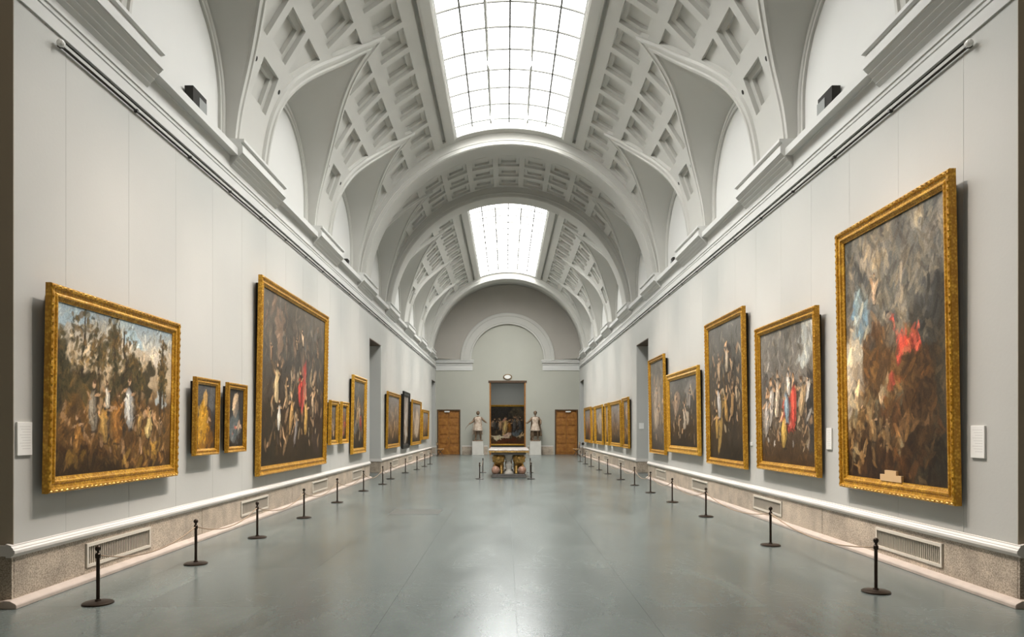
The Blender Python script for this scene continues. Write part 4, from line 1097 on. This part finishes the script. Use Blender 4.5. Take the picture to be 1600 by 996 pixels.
RP_ = [(1366, 926), (1204, 853), (1103, 808), (1048, 785.5), (1014, 770.5), (991.5, 759), (965.5, 750), (944, 741), (930.5, 735), (918, 729.5), (910, 725.5), (903, 722)]
CORDS = []
for sg, arr, nm in ((-1, LP, 'left'), (1, RP_, 'right')):
    pts = []
    for i, (px, py) in enumerate(arr):
        Y = E*F/(py-671); x = (px-791)/F*Y+CXW
        x = sg*max(3.72, min(4.02, abs(x)))
        w_ = ['nearest', 'second', 'third', 'fourth', 'fifth', 'sixth', 'seventh', 'eighth', 'ninth', 'tenth', 'eleventh', 'last'][i]
        pts.append(post(x, Y, '%s dark bronze barrier post %s the %s wall' % (w_, 'along', nm), 'barrier posts along the walls'))
    CORDS += [(pts[i], pts[i+1], .13+.01*min(i, 5)) for i in range(len(pts)-1)]
tp = {}
for px, py, lb in ((749.5, 749, 'barrier post left of the near end of the lion table'), (830, 749, 'barrier post right of the near end of the lion table'), (754.5, 739, 'barrier post left of the far end of the lion table'), (828.5, 739, 'barrier post right of the far end of the lion table')):
    Y = E*F/(py-671); tp[px] = post((px-791)/F*Y+CXW, Y, 'dark bronze '+lb, 'barrier posts around the lion table')
CORDS += [(tp[749.5], tp[754.5], .1), (tp[830], tp[828.5], .1)]
for c_ in CORDS: cord(*c_)

# ================================================================ LION TABLE
def skin(name, joints, edges, m, parent, sub=2, root=0, loc=(0, 0, 0), rot=(0, 0, 0), scale=1):
    me = bpy.data.meshes.new(name); me.from_pydata([j[0] for j in joints], edges, [])
    o = bpy.data.objects.new(name, me); C.objects.link(o); o.parent = parent; o.location = loc; o.rotation_euler = rot; o.scale = (scale,)*3
    md = o.modifiers.new('skin', 'SKIN'); md.use_smooth_shade = True
    if not me.skin_vertices: me.skin_vertices.new() if hasattr(me.skin_vertices, 'new') else None
    for i, j in enumerate(joints):
        r = j[1]; me.skin_vertices[0].data[i].radius = (r, r) if not isinstance(r, tuple) else r
        me.skin_vertices[0].data[i].use_root = (i == root)
    s = o.modifiers.new('sub', 'SUBSURF'); s.levels = sub; s.render_levels = sub
    me.materials.append(M[m]); return o
TY0, TY1 = 24.3, 27.15
tb = thing('lion_table', 'long console table with pale inlaid marble top and gilt edge on four gilt lions', 'table', (0, TY0, 0))
L_ = TY1-TY0
obj('table_top', MB().box(-.70, .70, 0, L_, .93, .982), 'tabletop', tb, bevel=.012)
obj('gilt_edge', MB().box(-.69, .69, .01, L_-.01, .87, .93), 'gilt', tb, bevel=.01)
obj('table_apron', MB().box(-.60, .60, .06, L_-.06, .79, .875), 'darkstone', tb, bevel=.01)
obj('table_plinth', MB().box(-.60, .60, .02, L_-.02, 0, .07).box(-.56, .56, .05, L_-.05, .07, .12), 'darkstone', tb, bevel=.01)
for yy in (.45, L_-.45):
    obj('stone_baluster', MB().lathe([(0, .12), (.17, .12), (.17, .17), (.11, .20), (.09, .28), (.13, .36), (.14, .44), (.10, .5), (.09, .56), (.13, .6), (.14, .68), (.16, .72), (.17, .79), (0, .79)], 20, c=(0, yy, 0)), 'marble', tb, smooth=40.0)
def lion(x, yb, face):
    s = 1 if x > 0 else -1
    J = [((0, .30, .34), .13), ((0, .12, .40), .15), ((0, -.02, .48), .15), ((0, -.10, .58), .12), ((0, -.14, .64), .09),
         ((-.09, .0, .34), .06), ((-.10, -.06, .2), .05), ((-.10, -.10, .05), .045), ((-.10, -.17, .03), .04),
         ((.09, .0, .34), .06), ((.13, -.10, .28), .05), ((.14, -.16, .25), .045),
         ((-.11, .34, .22), .09), ((-.12, .22, .10), .06), ((-.12, .32, .04), .04), ((-.12, .18, .03), .04),
         ((.11, .34, .22), .09), ((.12, .22, .10), .06), ((.12, .32, .04), .04), ((.12, .18, .03), .04),
         ((0, .42, .30), .05), ((.06, .50, .2), .022), ((.12, .46, .1), .022)]
    Ed = [(0, 1), (1, 2), (2, 3), (3, 4), (2, 5), (5, 6), (6, 7), (7, 8), (2, 9), (9, 10), (10, 11), (0, 12), (12, 13), (13, 14), (14, 15), (0, 16), (16, 17), (17, 18), (18, 19), (0, 20), (20, 21), (21, 22)]
    if s < 0: J = [((-p[0], p[1], p[2]), r) for p, r in J]
    ro_ = (0, 0, 0 if face else pi)
    if not face: J = [((-p[0], p[1], p[2]), r) for p, r in J]
    lo3 = skin('gilt_lion', J, Ed, 'gilt', tb, 1, 0, (x, yb, .10), ro_)
    mn = MB(); mn.ball((0, -.06, .55), (.22, .17, .22), 26, 18, fn=lambda d: 1+.10*sin(11*math.atan2(d.z, d.x))*(1-abs(d.y))+.05*sin(9*d.y+5*d.z))
    obj('lion_mane', mn, 'gilt', lo3, smooth=True)
    fc = MB(); fc.ball((0, -.18, .57), (.095, .08, .11), 16, 12); fc.ball((0, -.26, .53), (.05, .055, .045), 12, 8); fc.ball((-.09, -.12, .70), .03, 8, 6); fc.ball((.09, -.12, .70), .03, 8, 6)
    obj('lion_face', fc, 'gilt', lo3, smooth=True)
    obj('marble_ball', MB().ball(((.10 if (s > 0) == bool(face) else -.10), -.24, .155), .145, 20, 14), 'ball', lo3, smooth=True)
for x in (-.36, .36): lion(x, .42, True); lion(x, L_-.42, False)

# ================================================================ STATUES
def statue(xc, nm, label, mbody, mcloth, kind):
    Y = YR-.75; z0 = .90
    pd = thing('pedestal', 'plain pale marble pedestal under the %s statue' % nm, 'pedestal', (xc, Y, 0))
    obj('pedestal_block', MB().box(-.37, .37, -.30, .30, .05, .86), 'marble', pd, bevel=.01)
    obj('pedestal_foot', MB().box(-.39, .39, -.32, .32, 0, .05), 'marble', pd, bevel=.01)
    obj('pedestal_cap', MB().box(-.385, .385, -.315, .315, .86, z0), 'marble', pd, bevel=.01)
    t = thing('statue', label, 'statue', (xc, Y, z0))
    obj('plinth', MB().box(-.31, .31, -.24, .24, 0, .08), 'darkbronze', t, bevel=.01)
    b = .08
    def J(*a): return [((x, y, z+b), r) for (x, y, z), r in a]
    hipx = .10
    pel, che, nk, hd = (0, 0, .98), (0, -.01, 1.33), (.0, -.01, 1.58), (.0, -.02, 1.68)
    js = J((pel, (.17, .12)), ((0, 0, 1.13), (.15, .11)), (che, (.20, .13)), ((0, 0, 1.5), (.12, .09)), (nk, .065),
           ((-.10, 0, .92), .10), ((-.13, -.03, .52), .085), ((-.15, .03, .10), .06), ((-.17, -.10, .03), .04),
           ((.10, 0, .92), .10), ((.15, -.08, .53), .085), ((.17, .02, .10), .06), ((.20, -.10, .03), .04),
           ((-.21, 0, 1.46), .065), ((.21, 0, 1.46), .065))
    ed = [(0, 1), (1, 2), (2, 3), (3, 4), (0, 5), (5, 6), (6, 7), (7, 8), (0, 9), (9, 10), (10, 11), (11, 12), (2, 13), (2, 14)]
    if kind == 0: arms = (((-.31, -.04, 1.20), (-.50, -.15, 1.08), (-.56, -.20, 1.03)), ((.36, -.02, 1.28), (.50, -.16, 1.16), (.55, -.22, 1.13)))
    else: arms = (((-.34, -.04, 1.26), (-.50, -.18, 1.12), (-.56, -.24, 1.10)), ((.36, .0, 1.22), (.34, -.18, 1.02), (.30, -.26, 1.02)))
    hands = []
    for s_i, (root_i, arm) in enumerate(zip((13, 14), arms)):
        base = len(js)
        js += J((arm[0], .078), (arm[1], .058), (arm[2], .055)); ed += [(root_i, base), (base, base+1), (base+1, base+2)]
        hands.append((Vector(arm[1]), Vector(arm[2])))
    body = skin('body', js, ed, mbody, t, 2, 0)
    # fingers
    fg = MB()
    for w1, h1 in hands:
        d = (h1-w1).normalized(); sd = d.cross(Vector((0, 0, 1))).normalized()
        for k in range(4):
            p = h1+sd*(k-1.5)*.018+Vector((0, 0, b)); ln = (.07, .085, .08, .06)[k]
            fg.tube([p, p+d*ln*.6, p+d*ln+Vector((0, 0, -.02))], [.010, .009, .006], 6)
        p = h1+Vector((0, 0, b+.01)); fg.tube([p, p+d*.03+Vector((0, 0, .04)), p+d*.05+Vector((0, 0, .05))], [.011, .010, .007], 6)
    obj('fingers', fg, mbody, t, smooth=True)
    hd_ = MB(); hz = 1.73+b
    def headf(dv):
        q = 1.0
        if dv.z < -.2: q -= .18*(-dv.z-.2)
        if dv.y < -.7 and -.35 < dv.z < .1: q += .0
        return q
    hd_.ball((0, -.02, hz), (.10, .115, .14), 22, 16, headf)
    hd_.add([(-.014, -.115, hz-.03), (.014, -.115, hz-.03), (0, -.148, hz-.028), (0, -.115, hz+.03)], [(0, 1, 2), (0, 2, 3), (1, 3, 2)])
    hd_.ball((-.085, -.01, hz), (.012, .022, .03), 8, 6); hd_.ball((.085, -.01, hz), (.012, .022, .03), 8, 6)
    hd_.ball((0, -.112, hz-.058), (.026, .012, .010), 8, 6)
    for sx in (-.032, .032): hd_.ball((sx, -.108, hz+.012), (.014, .010, .009), 8, 6)
    obj('head', hd_, mbody, t, smooth=True)
    hr = MB(); hr.ball((0, .015, hz+.035), (.115, .13, .125), 20, 12, lambda dv: 1+.06*sin(14*math.atan2(dv.y, dv.x)))
    if kind: hr.ball((0, -.085, hz-.10), (.055, .045, .06), 12, 8)
    obj('hair', hr, mbody, t, smooth=True)
    # tunic / cuirass skirt with folds
    tn = MB(); seg = 48; rows_ = [(.60, .27, .20), (.66, .265, .195), (.80, .235, .175), (.95, .20, .155), (1.07, .17, .135), (1.18, .18, .14), (1.32, .215, .155), (1.44, .205, .14), (1.50, .15, .11)]
    vs = []
    for z, rx, ry in rows_:
        fold = max(0, (1.07-z))*.10
        for k in range(seg):
            a = 2*pi*k/seg; q = 1+fold*sin(11*a+z*3)
            vs.append((rx*1.12*q*cos(a), ry*1.12*q*sin(a), z+b-(.03*abs(sin(5.5*a)) if z < .62 else 0)))
    tn.add(vs, [(i*seg+k, i*seg+(k+1) % seg, (i+1)*seg+(k+1) % seg, (i+1)*seg+k) for i in range(len(rows_)-1) for k in range(seg)])
    o = obj('tunic', tn, mcloth, t, smooth=True)
    sm = o.modifiers.new('solid', 'SOLIDIFY'); sm.thickness = .015
    # cloak behind
    ck = MB(); vs = []; ru = 16; rv = 18
    hang = 1.25 if kind else 1.15
    for j in range(rv+1):
        v = j/rv
        for i in range(ru+1):
            u = i/ru-.5; wdt = .46+.22*v; x = u*wdt*(1.15 if kind else 1)+(.06*v if kind else -.03*v)
            y = .12+.10*v-.55*u*u*(1-.3*v)+.025*sin(u*30)*v
            vs.append((x, y, 1.50-v*hang+b))
    ck.add(vs, [(j*(ru+1)+i, j*(ru+1)+i+1, (j+1)*(ru+1)+i+1, (j+1)*(ru+1)+i) for j in range(rv) for i in range(ru)])
    o = obj('cloak', ck, mbody if kind else mcloth, t, smooth=True); sm = o.modifiers.new('solid', 'SOLIDIFY'); sm.thickness = .02
    # attribute held
    w1, h1 = hands[0]; p = h1+Vector((0, 0, b))
    if kind == 0:
        obj('palm_branch', MB().tube([p+Vector((.10, .05, .14)), p, p+Vector((-.20, -.05, -.22)), p+Vector((-.26, -.05, -.42))], [.012, .02, .014, .006], 8), mbody, t, smooth=True)
    else:
        obj('scroll', MB().tube([p+Vector((-.09, 0, .02)), p+Vector((.09, 0, -.03))], .032, 10), mbody, t, smooth=True)
        obj('support_trunk', MB().tube([(-.24, .06, b), (-.22, .06, .4), (-.17, .05, .75+b)], [.10, .075, .06], 10), mbody, t, smooth=True)
statue(-1.93, 'left', 'standing marble statue in a pale tunic holding a branch, left of the central doorway', 'darkbronze', 'statue_stone', 0)
statue(1.80, 'right', 'standing bronze-dark statue in tunic and cloak, right of the central doorway', 'darkbronze', 'statue_stone2' if 'statue_stone2' in M else 'statue_stone', 1)

# ================================================================ CHAIRS
def chair(x, y, rz, label):
    t = thing('wooden_chair', label, 'chair', (x, y, 0), (0, 0, rz))
    for sx in (-1, 1):
        obj('leg', MB().tube([(sx*.2, -.2, 0), (sx*.19, .14, .44)], .016, 8), 'wood_dark', t)
        obj('leg', MB().tube([(sx*.2, .22, 0), (sx*.2, .02, .3), (sx*.2, -.16, .46)], .016, 8), 'wood_dark', t)
        obj('back_post', MB().tube([(sx*.19, .17, .42), (sx*.19, .23, .88)], .015, 8), 'wood_dark', t)
    obj('seat', MB().box(-.21, .21, -.2, .19, .44, .47), 'tan', t, bevel=.008)
    obj('backrest', MB().box(-.19, .19, .2, .225, .68, .84), 'tan', t, rot=(0, 0, 0), bevel=.005)
chair(4.22, 43.4, -pi/2, 'small wooden chair with tan seat beside the right end door')
chair(-4.15, 43.5, pi/2, 'small wooden chair with tan seat beside the left end door')
t = thing('sign_post', 'thin black post with a round black head against the far right wall', 'post', (4.55, 42.6, 0))
obj('base', MB().lathe([(0, 0), (.13, 0), (.13, .02), (0, .03)], 20), 'black', t)
obj('pole', MB().tube([(0, 0, .02), (0, 0, .72)], .012, 8), 'black', t)
obj('round_head', MB().ball((0, 0, .80), .09, 16, 10), 'black', t, smooth=True)
